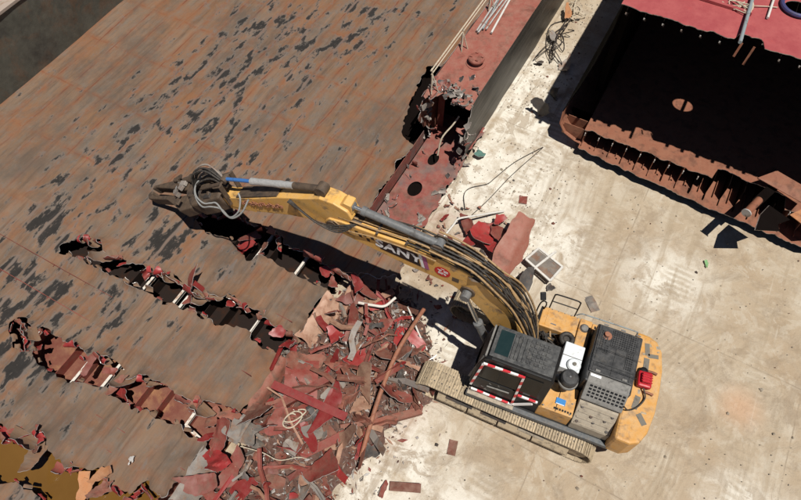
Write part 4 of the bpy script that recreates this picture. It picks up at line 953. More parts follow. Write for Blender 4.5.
# grime, latches, hinges and seams
rr = random.Random(31)
for x, y, z, L_ in ((-2.0, -1.04, 2.665, .0),): pass
for x0, x1, y in ((-2.5, -1.42, -.28), (-2.5, -1.42, .2)):
    m = MB(); m.b2((x0 - .08, y - .07, 2.661), (x1 - .08, y - .06, 2.666)); eb(m, 'panel_seam', 'decal_black', hd); 
for x in (-1.62, -2.3):
    m = MB(); m.b2((x - .06, .22, 2.57), (x + .06, .28, 2.60)); eb(m, 'latch', 'dust_grey', hd, bev=.006)
for x in (-1.55, -2.0, -2.4):
    m = MB(); m.cyl((x - .06, -1.1, 2.57), (x + .06, -1.1, 2.57), .018, 10); eb(m, 'hinge', 'cyl_grey', hd, smooth=40)
for x, y in ((-.72, 1.28), (-1.42, 1.28), (-.72, .98), (-1.42, .98)):
    m = MB(); m.lathe([(.022, 0), (.022, .014), (.0, .014)], 10, (x, y, 1.90)); eb(m, 'bolt', 'dust_grey', bx_)
m = MB(); m.b2((-1.06, .62, 1.898), (-1.05, 1.33, 1.906)); eb(m, 'panel_seam', 'decal_black', bx_)
for x in np.linspace(-.95, -.05, 6):
    m = MB(); m.lathe([(.016, 0), (.016, .012), (.0, .012)], 8, (float(x), -1.45, 1.951)); eb(m, 'bolt', 'dust_grey', tb)
for k in range(9):
    m = MB(); a = rr.uniform(-1.3, 1.3); m.box((rr.uniform(-3.1, -2.7), a, 2.121), (rr.uniform(.04, .2), rr.uniform(.03, .12), .002), 0, Matrix.Rotation(rr.uniform(0, 3), 3, 'Z')); eb(m, 'scuff_mark', rr.choice(['dust_panel', 'dust_steel', 'pad_grey']), cw)
# red transfer pump with black hose lying on the counterweight
pm = empty('fuel_pump', (0, 0, 0)); 
ca, sa = math.cos(R(155)), math.sin(R(155))
def ew(x, y, z): return Vector((3.53 + x * ca - y * sa, 6.43 + x * sa + y * ca, z))
pm.location = ew(-2.92, -.34, 2.14); pm.rotation_euler = (0, 0, R(155 + 8)); tag(pm, 'red portable pump with black hose on the excavator counterweight', 'pump')
m = MB(); m.b2((-.2, -.24, .02), (.16, .2, .2)); eb(m, 'housing', 'red_tool', pm, bev=.05)
m = MB(); m.b2((-.14, -.16, .2), (.10, .12, .3)); eb(m, 'tank', 'red_tool', pm, bev=.04)
for k in range(4): m = MB(); m.b2((-.17, -.12 + k * .07, .3), (.08, -.09 + k * .07, .325)); eb(m, 'fin', 'red_tool', pm)
m = MB(); m.lathe([(.11, 0), (.11, .07), (.07, .1), (0, .1)], 16, (.02, -.26, .06)); eb(m, 'motor', 'black_paint', pm, smooth=40)
m = MB(); m.tube(spline([(-.02, .2, .1), (-.1, .42, .06), (-.02, .62, .03), (.12, .78, .03), (.3, .9, .1), (.45, .92, .3)], 6), .02, 8); eb(m, 'pump_hose', 'hose', pm, smooth=50)

# ---- boom
BODY = 0.
YB = -.2
btop = [(.08, 2.25), (.5, 3.2), (1.0, 3.95), (1.5, 4.45), (2.1, 4.82), (2.7, 4.97), (3.6, 5.02), (4.7, 4.93), (5.5, 4.88), (5.88, 4.80)]
bbot = [(6.0, 4.62), (5.9, 4.38), (5.5, 4.33), (4.67, 4.2), (3.76, 4.06), (2.98, 4.02), (2.4, 3.95), (1.95, 3.68), (1.5, 3.2), (.95, 2.4), (.62, 1.92), (.3, 1.85)]
def zt(x): return float(np.interp(x, [p[0] for p in btop], [p[1] for p in btop]))
m = MB(); m.prism(btop + bbot, YB - .27, YB + .27, xz); bm_ = eb(m, 'boom', 'yellow_arm', bev=.03)
for y in (YB - .285, YB + .285):
    m = MB(); m.lathe([(.16, -.03), (.16, .03)], 18, (5.76, y, 4.62), axis='y'); eb(m, 'pin_boss', 'dark_arm', bm_)
    m = MB(); m.lathe([(.2, -.03), (.2, .03)], 18, (2.0, y, 4.0), axis='y'); eb(m, 'pin_boss', 'dark_arm', bm_)
yl = YB + .272
def bside(poly, name, mat, lay=1): m = MB(); m.prism(poly, yl + .003 * lay, yl + .003 * lay + .002, xz); return eb(m, name, mat, bm_)
def bpt(x, t):                                               # across the boom's side at x (0 bottom .. 1 top)
    q = bbot[::-1]; zb = np.interp(x, [p[0] for p in q], [p[1] for p in q]); return (x, float(zb + (zt(x) - zb) * t))
def bquad(x0, x1, t0, t1, skew=0.): return [bpt(x0, t0), bpt(x1, t0), bpt(x1 + skew, t1), bpt(x0 + skew, t1)]
bside(bquad(3.30, 4.42, .26, .84, .12), 'lettering_panel', 'decal_black')
bside(bquad(3.19, 3.27, .26, .84, .12), 'stripe', 'decal_white'); bside(bquad(3.06, 3.18, .26, .84, .12), 'stripe', 'decal_pink')
for a, b_ in ((4.58, .60), (4.70, .40), (4.80, .62), (4.92, .46), (5.02, .62)): bside(bquad(a, a + .09, b_, b_ + .16, .02), 'chequer_mark', 'decal_black')
def text(s, size, loc, rot, mat, parent, sh=0., off=.0, sx=1., name='lettering'):
    cu = bpy.data.curves.new('lettering', 'FONT'); cu.body = s; cu.size = size; cu.shear = sh; cu.offset = off; cu.extrude = .002; cu.align_x = 'CENTER'; cu.align_y = 'CENTER'; cu.space_character = 1.08
    ob = bpy.data.objects.new('lettering', cu); col.objects.link(ob); bpy.context.view_layer.update()
    me = bpy.data.meshes.new_from_object(ob.evaluated_get(bpy.context.evaluated_depsgraph_get())); me.name = 'lettering'
    bpy.data.objects.remove(ob); me.materials.clear(); me.materials.append(M[mat])
    o = bpy.data.objects.new(name, me); col.objects.link(o); o.parent = parent; o.location = loc; o.rotation_euler = rot; o.scale = (sx, 1, 1); return o
c0 = bpt(3.92, .55); d0 = Vector(bpt(4.3, .55)) - Vector(bpt(3.5, .55))
# reading from the machine's left: text runs towards the cab (-x)
text('SANY', .43, (c0[0], yl + .009, c0[1]), (R(90), math.atan2(d0.y, d0.x), R(180)), 'decal_white', bm_, .0, .013, 1.12)
cc = bpt(2.72, .46)
m = MB(); m.lathe([(.21, 0), (.21, .003)], 28, (cc[0], yl + .003, cc[1]), axis='y'); eb(m, 'badge', 'decal_red', bm_)
for dx, dz, w_, h_ in ((-.09, .07, .12, .025), (-.09, .02, .12, .02), (-.09, .045, .02, .09), (.08, .07, .11, .02), (.08, .02, .02, .09), (.05, .03, .05, .02), (.0, -.07, .02, .1), (-.06, -.06, .09, .02), (.06, -.09, .1, .02), (.06, -.05, .1, .02), (-.08, -.1, .05, .02), (.09, -.07, .02, .08), (.0, .14, .09, .02)):
    bside([(cc[0] + dx - w_/2, cc[1] + dz - h_/2), (cc[0] + dx + w_/2, cc[1] + dz - h_/2), (cc[0] + dx + w_/2, cc[1] + dz + h_/2), (cc[0] + dx - w_/2, cc[1] + dz + h_/2)], 'badge_stroke', 'decal_white', 2.6)
cc = bpt(2.36, .4); bside([(cc[0] - .09, cc[1] - .09), (cc[0] + .09, cc[1] - .09), (cc[0] + .09, cc[1] + .09), (cc[0] - .09, cc[1] + .09)], 'chequer_mark', 'dark_arm')
# boom cylinders
def cylinder(p0, p1, frac, r, y, name, mb='cyl_grey', rodm='chrome'):
    p0 = Vector((p0[0], y, p0[1])); p1 = Vector((p1[0], y, p1[1])); q = p0.lerp(p1, frac)
    m = MB(); m.cyl(p0, q, r, 18); m.cyl(q - (p1 - p0).normalized() * .1, q + (p1 - p0).normalized() * .02, r * 1.18, 18); m.lathe([(r * 1.2, -r), (r * 1.2, r)], 16, tuple(p0), axis='y')
    o = eb(m, name, mb, smooth=40)
    m = MB(); m.cyl(q, p1, r * .52, 14); eb(m, 'rod', rodm, o, smooth=40); m = MB(); m.lathe([(r * 1.15, -r * .9), (r * 1.15, r * .9)], 16, tuple(p1), axis='y'); eb(m, 'rod_eye', mb, o)
for y in (YB - .42, YB + .42): cylinder((.95, 1.35), (2.0, 4.0), .56, .11, y, 'boom_cylinder')
cylinder((2.95, 5.22), (5.32, 5.40), .86, .105, YB + .02, 'arm_cylinder')
m = MB()
for s in (-.16, .16): m.prism([(2.7, 4.9), (2.85, 5.34), (3.06, 5.34), (3.3, 4.98)], YB + s - .02 + .02, YB + s + .04, xz)
eb(m, 'cylinder_bracket', 'dark_arm', bm_)
# pipes and hoses along the back of the boom
rr = random.Random(4)
for k in range(9):
    y = YB - .26 + k * .066; dz = .07 + .06 * (k % 3 == 1); e = rr.uniform(-.05, .05)
    base = [(.15, y * .6 - .1, 2.35), (.42, y + e, 3.15)] + [(x, y, zt(x) + .06 + dz) for x in (.95, 1.55, 2.3, 3.0, 3.7)]
    if k in (1, 3, 5, 7): base += [(x, y, zt(x) + .05 + dz * .5) for x in (4.5, 5.2, 5.6)]
    m = MB(); m.tube(spline(base, 5), rr.choice((.02, .026, .022)), 8); eb(m, 'boom_pipe', ['hose_tan', 'hose', 'hose_tan', 'hose', 'hose_tan'][k % 5], bm_, smooth=50)
for k in range(7):
    y = YB + .30 - .05 * k; a = rr.uniform(-.08, .08)
    pts = [(-.25, -.1 + .06 * k, 1.75), (.15, y + .08 - .06 * k, 2.9), (.75, y - .05 * k + .02, 3.95 + .05 * k), (1.35, y - .03 * k + a, 4.66 + .03 * k), (2.0, y - .04 * k, 5.08), (2.6, y - .05 * k + .02, 5.22), (3.1, y - .05 * k, 5.24)]
    m = MB(); m.tube(spline(pts, 6), .027, 8); eb(m, 'boom_hose', 'hose' if k % 3 else 'hose_tan', bm_, smooth=50)
for x in (1.3, 2.0, 2.9, 3.7, 4.5):
    z = float(np.interp(x, [p[0] for p in btop], [p[1] for p in btop])); m = MB(); m.box((x, YB, z + .09), (.06, .6, .04), 0, Matrix.Rotation(R(-6), 3, 'Y')); eb(m, 'pipe_clamp', 'dark_arm', bm_)
m = MB(); m.tube(spline([(5.7, YB + .31, 4.9), (5.3, YB + .33, 4.72), (4.6, YB + .32, 4.86), (3.6, YB + .31, 4.93), (2.9, YB + .31, 4.90)], 6), .018, 8); eb(m, 'boom_pipe', 'hose_tan', bm_, smooth=50)

for k in range(6):
    a = rr.uniform(-.12, .12); y = YB - .2 + .08 * k
    pts = [(.05, y * .5 - .1, 2.0), (.35, y + a, 3.3), (.85, y - a, 4.25), (1.5, y + a * 1.5, 4.72 + .1 * rr.random()), (2.2, y - a, 5.02 + .1 * rr.random()), (2.9, y + a, 5.12), (3.5, y, 5.10)]
    m = MB(); m.tube(spline(pts, 6), rr.choice((.016, .02, .03)), 7); eb(m, 'boom_hose', rr.choice(['hose', 'hose_tan', 'hose']), bm_, smooth=50)
for x, y in ((5.2, 0), (2.95, 0), (1.9, .1), (2.5, -.1)):
    m = MB(); m.lathe([(.05, 0), (.2 + .1 * rr.random(), .0), (.12, .03), (0, .035)], 9, (x, YB + y, zt(x) + .005)); eb(m, 'grease_lump', 'dark_arm', bm_)
# ---- arm (stick)
A0 = Vector((5.75, 5.0)); A1 = Vector((9.35, 3.42))
ad = (A1 - A0).normalized(); an_ = Vector((-ad.y, ad.x))
def ap(s, n): q = A0 + ad * s + an_ * n; return (q.x, q.y)
LA = (A1 - A0).length
poly = [(5.2, 5.10), (5.32, 5.36), (5.7, 5.50), (6.1, 5.48), (6.6, 5.18), (7.4, 4.76), (8.4, 4.12), (9.2, 3.66), (9.45, 3.58), (9.5, 3.24), (9.2, 3.14), (8.2, 3.60), (7.15, 4.10), (6.3, 4.38), (5.85, 4.42), (5.45, 4.6)]
m = MB(); m.prism(poly, YB - .22, YB + .22, xz); arm = eb(m, 'arm', 'yellow_arm', bev=.03)
m = MB(); m.prism([(8.3, 4.2), (9.4, 3.58), (9.44, 3.26), (8.3, 3.56)], YB + .223, YB + .235, xz); eb(m, 'wear_plate', 'yellow_arm', arm)
m = MB(); m.prism([(7.45, 4.740), (8.9, 3.845), (8.92, 3.87), (7.47, 4.765)], YB - .2, YB + .2, xz); eb(m, 'rust_plate', 'dark_arm', arm)
chain = [(*ap(1.7 + k * .09, .10 + .05 * math.sin(k * 1.9)), 0) for k in range(17)]
for k, (x, z, _) in enumerate(chain):
    m = MB(); c_ = [(x + .055 * math.cos(a), YB + .25 + .012 * math.sin(a * 2 + k), z + .04 * math.sin(a)) for a in np.linspace(0, 2 * math.pi, 9)]; m.tube(c_, .014, 6); eb(m, 'chain_link', 'pipe_rust', arm, smooth=50)
for s in (-1, 1):
    m = MB(); m.lathe([(.17, -.02), (.17, .02)], 18, (5.76, YB + s * .31, 4.62), axis='y'); eb(m, 'pin_boss', 'dark_arm', arm)
m = MB(); m.prism([(5.22, 5.2), (5.25, 5.55), (5.45, 5.58), (5.6, 5.4)], YB - .15, YB + .15, xz); eb(m, 'cylinder_lug', 'yellow_arm', arm, bev=.02)
# tool cylinder on top of the arm: grey barrel, silver sleeve, blue rod
b0, b1, b2_, b3 = (6.1, 5.60), (6.95, 5.26), (8.35, 4.66), (9.3, 4.24)
V3 = lambda p, y=YB: (p[0], y, p[1])
m = MB(); m.cyl(V3(b0), V3(b1), .095, 18); m.lathe([(.15, -.14), (.15, .14)], 16, V3(b0), axis='y'); tc_ = eb(m, 'tool_cylinder', 'dark_arm', smooth=40)
m = MB(); m.tube([Vector(V3(b1)).lerp(Vector(V3(b2_)), k / 14) for k in range(15)], [.088 + .018 * rr.random() for _ in range(15)], 14); eb(m, 'silver_sleeve', 'silver_wrap', tc_, smooth=50)
m = MB(); m.cyl(V3(b2_), V3(b3), .055, 14); eb(m, 'rod', 'rod_blue', tc_, smooth=40)
m = MB(); m.lathe([(.1, -.12), (.1, .12)], 14, V3(b3), axis='y'); eb(m, 'rod_eye', 'dark_arm', tc_)
for s in (-.26, .26):
    m = MB(); m.beam((*V3(b3, YB + s)[:2], b3[1]), V3(ap(LA - .25, -.02), YB + s), .05, .14, 0, (0, 1, 0)); eb(m, 'link_bar', 'dark_arm', tc_, bev=.01)
    m = MB(); m.beam(V3(b3, YB + s * .7), V3(ap(LA + .75, .42), YB + s * .7), .05, .13, 0, (0, 1, 0)); eb(m, 'link_bar', 'dark_arm', tc_, bev=.01)
for k in range(4):
    y = YB + .24 + .03 * k
    pts = [(5.1, YB + .2, 4.95), (5.5, y + .12, 4.85 - .06 * k), (6.1, y + .14, 4.62 + .04 * k), (6.6, y + .08, 4.75 + .06 * k), (7.0, y, 4.95)]
    m = MB(); m.tube(spline(pts, 6), .024, 8); eb(m, 'arm_hose', 'hose', arm, smooth=50)

# ---- hydraulic shear
sh = bpy.data.objects.new('shear', None)
S0 = Vector((9.5, YB, 3.42)); S1 = Vector((12.95, YB, 1.28)); pit = math.atan2(S0.z - S1.z, S1.x - S0.x); LS = (S1 - S0).length
def sb(m, name, mats, parent, **k):
    o = m.build(name, mats, parent, **k)
    if parent is EX: o.location = S0; o.rotation_euler = (R(-14), pit, 0)
    return o
m = MB(); m.prism([(-.15, -.28), (.5, -.42), (1.05, -.45), (1.3, -.2), (1.3, .35), (1.0, .52), (.45, .45), (-.15, .28)], -.33, .30, xy); shr = sb(m, 'shear', 'dark_arm', EX, bev=.06)
m = MB(); m.lathe([(.36, -.04), (.4, -.02), (.4, .06), (.36, .08)], 24, (0, 0, 0)); o = sb(m, 'rotator_ring', 'dark_arm', shr, smooth=40); o.location = (.28, 0, .02); o.rotation_euler = (0, R(90), 0)
# fixed jaw (nearer the yard) with hooked tip, and moving jaw; an open eye stays between their tips
m = MB(); m.prism([(.95, .10), (1.25, .52), (1.75, .62), (2.25, .40), (2.75, .22), (LS - .12, .16), (LS, .02), (LS - .05, -.10), (LS - .2, -.12), (LS - .22, -.02), (LS - .35, .05), (2.6, .06), (2.0, .10), (1.4, .02)], -.26, .16, xy); sb(m, 'fixed_jaw', 'dark_arm', shr, bev=.04)
m = MB(); m.prism([(.95, -.02), (1.4, -.06), (1.9, -.05), (2.5, -.12), (LS - .42, -.20), (LS - .25, -.14), (LS - .3, -.28), (2.7, -.42), (2.2, -.50), (1.6, -.56), (1.1, -.46)], -.12, .24, xy); mj = sb(m, 'moving_jaw', 'dark_arm', shr, bev=.04)
m = MB(); m.b2((2.0, -.20, .245), (2.35, -.08, .28)); sb(m, 'tooth_plate', 'hose_white', shr, bev=.02)
m = MB(); m.lathe([(.22, -.36), (.24, -.33), (.24, .33), (.22, .36)], 20, (1.22, .02, 0)); sb(m, 'jaw_pin', 'dark_arm', shr, smooth=40)
m = MB(); m.cyl((.1, -.36, .34), (1.5, -.38, .34), .15, 16); m.cyl((1.5, -.38, .34), (1.95, -.36, .30), .09, 14); sb(m, 'shear_cylinder', 'dark_arm', shr, smooth=40)
for k in range(16):
    p = (rr.uniform(.2, 2.4), rr.uniform(-.5, .5), rr.uniform(.22, .34)); m = MB(); m.box(p, (rr.uniform(.08, .3), rr.uniform(.06, .2), rr.uniform(.06, .16)), 0, Matrix.Rotation(rr.uniform(-.6, .6), 3, 'Z')); sb(m, 'bolted_plate', rr.choice(['dark_arm', 'dark_arm', 'scrap_dark', 'scrap_grey']), shr, bev=.015)
for k in range(7):
    a = rr.uniform(0, .3); y0 = rr.uniform(-.4, .2)
    pts = [(-.5, y0 * .4, .35), (0, y0 - .1, .6 + a), (.45, y0 + .05, .66 + a), (.8, y0 + .25, .5), (.95, y0 + .2, .32)]
    m = MB(); m.tube(spline(pts, 6), .028, 8); sb(m, 'shear_hose', rr.choice(['hose', 'hose', 'scrap_grey']), shr, smooth=50)
for j, pts in enumerate(([(.75, -.3, .5), (.55, .1, .66), (.35, .40, .62), (.05, .56, .5), (-.15, .52, .42), (-.35, .50, .36), (-.7, .75, .2), (-1.1, .86, .18), (-1.5, .72, .25), (-1.75, .42, .38)],
                        [(.75, -.2, .52), (.6, .15, .62), (.5, .42, .5), (.2, .62, .4), (-.15, .60, .36), (-.5, .62, .25), (-.9, .82, .15), (-1.25, .68, .2), (-1.35, .4, .35), (-1.3, .25, .45)])):
    m = MB(); m.tube(spline(pts, 6), .026, 8); sb(m, 'loop_hose', 'hose_white', shr, smooth=50)

# ================================================================== scrap heap
PILE = [(4.89,6.69),(7.23,5.97),(8.15,4.66),(7.53,3.25),(6.4,2.26),(5.49,1.9),(4.55,2.51),(3.36,2.65),(1.65,3.05),(.06,2.96),(-1.41,5.64),(.39,6.41),(1.92,5.85),(2.36,6.52),(3.47,6.32),(4.47,6.77)]
def pile_h(u, w):
    d = -sdf(u, w, PILE)
    return np.clip(d, 0, 1.3) * .34 + np.where(d > 0, (vn(np.asarray(u) * 2.2, np.asarray(w) * 2.2, 71) - .3) * .25, 0) * np.clip(d * 3, 0, 1)
# fine crushed steel and dust: one mass nobody could count
paint('heap_base', (.085, .040, .030), (.13, .06, .04), .5, .7, 5, (.20, .13, .10), .4)  # dark base: shade in the gaps between pieces put into the colour
def fines():
    m = MB(); rr = random.Random(8)
    us = np.arange(-1.6, 8.4, .09); ws = np.arange(1.6, 6.9, .09); U_, W_ = np.meshgrid(us, ws, indexing='ij')
    F = -sdf(U_, W_, PILE) - .06 + (vn(U_ * 3, W_ * 3, 72) - .5) * .35
    V, fc = clip_grid(us, ws, F)
    pts = []
    for u, w in V:
        z = max(.0, float(pile_h(u, w)) * .85 + (float(vn(u * 9, w * 9, 73)) - .5) * .10 - .02); pts.append((u, w, z))
    m.add(pts, fc, 0)
    n = 0
    while n < 4200:
        u, w = rr.uniform(-1.6, 8.6), rr.uniform(1.2, 7.0); d = float(-sdf(u, w, PILE))
        if d < 0 and rr.random() > math.exp(d / .28) * .6: continue
        s = rr.uniform(.02, .085) * (1.3 if rr.random() < .15 else 1); z = float(pile_h(u, w)) * .9 + rr.uniform(0, .10) if d > 0 else rr.uniform(0, .02)
        c = Vector((u, w, z)); a = Vector((rr.gauss(0, 1), rr.gauss(0, 1), rr.gauss(0, .7))).normalized(); b = a.cross(Vector((rr.gauss(0, 1), rr.gauss(0, 1), rr.gauss(0, 1)))).normalized()
        l1, l2 = s * rr.uniform(.6, 2.4), s * rr.uniform(.3, .9); k = a.cross(b) * s * .3
        m.add([c + a * l1, c + b * l2, c - a * l1 * rr.uniform(.5, 1), c - b * l2 * rr.uniform(.4, 1) + k], [(0, 1, 2), (0, 2, 3)], rr.choice((0, 0, 1, 2, 2, 3, 3, 4, 5, 5, 6)))
        n += 1
    o = m.build('crushed_steel', ['heap_base', 'red_primer', 'scrap_grey', 'rust_peach', 'scrap_dark', 'torn_rim', 'pipe_steel']); o.location = B(0, 0); o.rotation_euler = (0, 0, BA)
    tag(o, 'fine crushed rusty steel and dust filling the scrap heap', 'scrap', kind='stuff')
fines()
def pebbles():
    m = MB(); rr = random.Random(18); n = 0
    while n < 1300:
        if n % 3 == 0: u, w = rr.uniform(8.5, 16), rr.uniform(1.0, 4.9)
        elif n % 3 == 1: u, w = rr.uniform(17, 26), rr.uniform(3.0, 4.9)
        else: u, w = rr.uniform(-2, 15.5), rr.uniform(-9, 3)
        n += 1
        s = rr.uniform(.01, .03) if rr.random() < .95 else rr.uniform(.04, .07)
        c = B(u, w, s * .2); p = [c + Vector((rr.uniform(.6, 1.2) * s * math.cos(a), rr.uniform(.6, 1.2) * s * math.sin(a), -s * .3)) for a in (0, 1.3, 2.5, 3.8, 5.1)]; t_ = c + Vector((rr.uniform(-.3, .3) * s, rr.uniform(-.3, .3) * s, s * rr.uniform(.4, .8)))
        m.add(p + [t_], [(0, 1, 5), (1, 2, 5), (2, 3, 5), (3, 4, 5), (4, 0, 5)], rr.choice((0, 0, 0, 1, 1, 1, 0, 2, 3)))
    tag(m.build('pebbles', ['stone', 'dust_panel', 'rust_red', 'scrap_dark']), 'small stones and steel crumbs strewn over the yard', 'gravel', kind='stuff')
pebbles()

def crumple(L_, W_, seed, mats, amp=.5, folds=3, roll=0., jag=.18, name='scrap_plate', thick=.012, n=13, rect=False):
    """torn sheet: straight-edged irregular outline, sharp creases, optional roll; flat facets like kinked steel"""
    rr = random.Random(seed); n = max(n, 15); us = np.linspace(-L_ / 2, L_ / 2, n); ws = np.linspace(-W_ / 2, W_ / 2, max(7, int(n * W_ / L_)))
    U_, V_ = np.meshgrid(us, ws, indexing='ij')
    if rect: F = np.ones_like(U_)
    else:
        k = rr.randint(5, 8); pl = []
        for i in range(k):
            a = 2 * math.pi * (i + rr.uniform(-.3, .3)) / k; r = rr.uniform(.55, 1.15) if rr.random() < .75 else rr.uniform(.3, .5)
            cx, cy = math.cos(a), math.sin(a); q = max(abs(cx), abs(cy)); pl.append((cx / q * r * L_ / 2, cy / q * r * W_ / 2))
        F = -sdf(U_, V_, pl) + (vn(U_ * 26 + seed, V_ * 26, seed) - .5) * .10 * min(jag * 6, 1.)
    P, fc = clip_grid(us, ws, F)
    if len(fc) < 6: P, fc = clip_grid(us, ws, np.ones_like(F))
    a0 = rr.uniform(-.5, .5) + (math.pi / 2 if rr.random() < .3 else 0)
    fl = [(a0 + rr.uniform(-.7, .7), rr.uniform(-.4, .4) * (W_ if abs(math.sin(a0)) > .7 else L_ * .8), rr.choice((-1, 1)) * rr.uniform(.5, 1.) * amp) for _ in range(folds)]
    out = []
    for x, y in P:
        z = (float(vn(x * 7 + seed, y * 7, seed + 3)) - .5) * .05 + (float(vn(x * 17 + seed, y * 17, seed + 4)) - .5) * .02
        for a, o_, s in fl: z += s * max(0, x * math.cos(a) + y * math.sin(a) - o_)
        if roll:
            r = L_ / roll; th = x / r; x, z = (r + z) * math.sin(th), r - (r - z) * math.cos(th)
        out.append((x, y, z))
    return shell(out, fc, thick).mesh(name, list(mats), 16)
def profile_bar(L_, w_, seed, mats, kind='L', bends=2, name='bent_bar'):
    """kinked angle / T / flat bar: sharp bends along its length"""
    rr = random.Random(seed); pts = [Vector((0, 0, 0))]; d = Vector((1, 0, 0)); k = bends + 1
    for i in range(k):
        pts.append(pts[-1] + d * L_ / k * rr.uniform(.6, 1.4)); d = (d + Vector((0, rr.uniform(-.6, .6), rr.uniform(-.5, .5)))).normalized()
    c = sum(pts, Vector()) / len(pts); pts = [p - c for p in pts]
    sec = {'L': [(0, 0), (w_, 0), (w_, .012), (.012, .012), (.012, w_), (0, w_)], 'T': [(-w_, 0), (w_, 0), (w_, .014), (.007, .014), (.007, w_ * 1.3), (-.007, w_ * 1.3), (-.007, .014), (-w_, .014)], 'F': [(-w_, 0), (w_, 0), (w_, .012), (-w_, .012)]}[kind]
    m = MB(); ns = len(sec); vs_ = []
    for i, p in enumerate(pts):
        t_ = (pts[min(i + 1, len(pts) - 1)] - pts[max(i - 1, 0)]).normalized(); s_ = t_.cross(Vector((0, 0, 1))).normalized(); u_ = s_.cross(t_); tw = rr.uniform(-.25, .25)
        for a, b in sec: vs_.append(p + s_ * (a * math.cos(tw) - b * math.sin(tw)) + u_ * (a * math.sin(tw) + b * math.cos(tw)))
    fs = [(i*ns+j, i*ns+(j+1)%ns, (i+1)*ns+(j+1)%ns, (i+1)*ns+j) for i in range(len(pts)-1) for j in range(ns)] + [tuple(range(ns-1, -1, -1)), tuple((len(pts)-1)*ns + j for j in range(ns))]
    m.add(vs_, fs); return m.mesh(name, mats)
def scrap(me, name, u, w, z, rot, label, cat='scrap', group=None, sc=1.):
    o = bpy.data.objects.new(name, me); col.objects.link(o); p = B(u, w, z); o.location = p; o.rotation_euler = (rot[0], rot[1], rot[2] + BA); o.scale = (sc,) * 3
    return tag(o, label, cat, group)
MIX = {'red': [('red_primer', 'rust_red', 'torn_rim'), ('red_bright', 'red_primer', 'torn_rim'), ('red_primer', 'red_bright', 'torn_rim')],
       'rust': [('rust_red', 'red_primer', 'torn_rim'), ('rust_peach', 'rust_red', 'torn_rim'), ('rust_red', 'rust_orange', 'torn_rim')],
       'grey': [('scrap_grey', 'red_primer', 'torn_rim'), ('scrap_grey', 'scrap_dark', 'torn_rim'), ('scrap_dark', 'scrap_grey', 'torn_rim')]}
protos = {k: [] for k in MIX}
for k, lst in MIX.items():
    for i in range(12):
        protos[k].append(crumple(random.uniform(.6, 1.2), random.uniform(.22, .55), hash_ if False else 900 + i * 7 + len(k) * 131, lst[i % 3], random.uniform(.6, 1.4), random.randint(3, 5), random.choice((0, 0, .8, 1.5))))
strips = [crumple(random.uniform(.8, 1.4), random.uniform(.10, .2), 1500 + i, MIX[('red', 'rust', 'grey')[i % 3]][i % 3], .5, 2, random.choice((0, .8, 1.5)), .12, 'scrap_strip') for i in range(14)]
LAB = {'red': 'crumpled red painted plate fragment in the scrap heap by the hull', 'rust': 'crumpled rust brown plate fragment in the scrap heap by the hull', 'grey': 'crumpled grey plate fragment in the scrap heap by the hull'}
rr = random.Random(21); n = 0
while n < 150:
    u, w = rr.uniform(-1.5, 8.2), rr.uniform(1.9, 6.7); d = float(-sdf(u, w, PILE))
    if d < .08: continue
    k = rr.choice(('red', 'red', 'red', 'rust', 'rust', 'grey')); z = float(pile_h(u, w)) + rr.uniform(0, .22)
    scl = rr.uniform(.45, 1.25)
    zone = 'by the bent peach strip end' if u > 5 and w > 4.6 else 'beside the long rusty pipe' if w < 3.9 and u > 3 else 'near the long bright red beam' if u > 2.6 else 'at the bottom edge of the picture' if u < .8 else 'between red beam and bottom edge'
    big = 'large ' if scl > .95 else 'small ' if scl < .65 else ''
    if n % 3 == 2: me = rr.choice(strips); nm = 'scrap_strip'; lb = big + 'narrow bent steel strip in the heap ' + zone; gp = big + 'bent strips in the heap ' + zone
    else: me = rr.choice(protos[k]); nm = 'scrap_plate'; c_ = {'red': 'red painted', 'rust': 'rust brown', 'grey': 'grey'}[k]; lb = big + 'crumpled ' + c_ + ' plate in the heap ' + zone; gp = big + c_ + ' plates in the heap ' + zone
    scrap(me, nm, u, w, z, (rr.uniform(-1., 1.), rr.uniform(-1., 1.), rr.uniform(0, 6.3)), lb, group=gp, sc=scl); n += 1
# kinked bars: angles, tees and flats sticking out of the heap
bars = {c_: [profile_bar(rr.uniform(.7, 1.7), rr.uniform(.05, .13), 5000 + i * 3 + len(c_), c_, 'LTF'[i % 3], rr.randint(1, 3)) for i in range(9)] for c_ in ('red_primer', 'red_bright', 'rust_red', 'rust_peach', 'scrap_grey')}
n = 0
while n < 70:
    u, w = rr.uniform(-1.2, 8.0), rr.uniform(2.0, 6.6); d = float(-sdf(u, w, PILE))
    if d < .2: continue
    c_ = rr.choice(('red_primer', 'red_primer', 'red_bright', 'rust_red', 'rust_red', 'rust_peach', 'scrap_grey')); cn = {'red_primer': 'dull red', 'rust_red': 'rusty', 'red_bright': 'bright red', 'rust_peach': 'peach brown', 'scrap_grey': 'grey'}[c_]
    zone = 'by the bent peach strip end' if u > 5 and w > 4.6 else 'beside the long rusty pipe' if w < 3.9 and u > 3 else 'near the long bright red beam' if u > 2.6 else 'at the bottom edge of the picture' if u < .8 else 'between red beam and bottom edge'
    scrap(rr.choice(bars[c_]), 'bent_bar', u, w, float(pile_h(u, w)) + rr.uniform(.12, .4), (rr.uniform(-3, 3), rr.uniform(-.35, .35), rr.uniform(0, 6.3)), 'kinked ' + cn + ' steel bar in the heap ' + zone, 'bar', cn + ' kinked bars in the heap ' + zone); n += 1
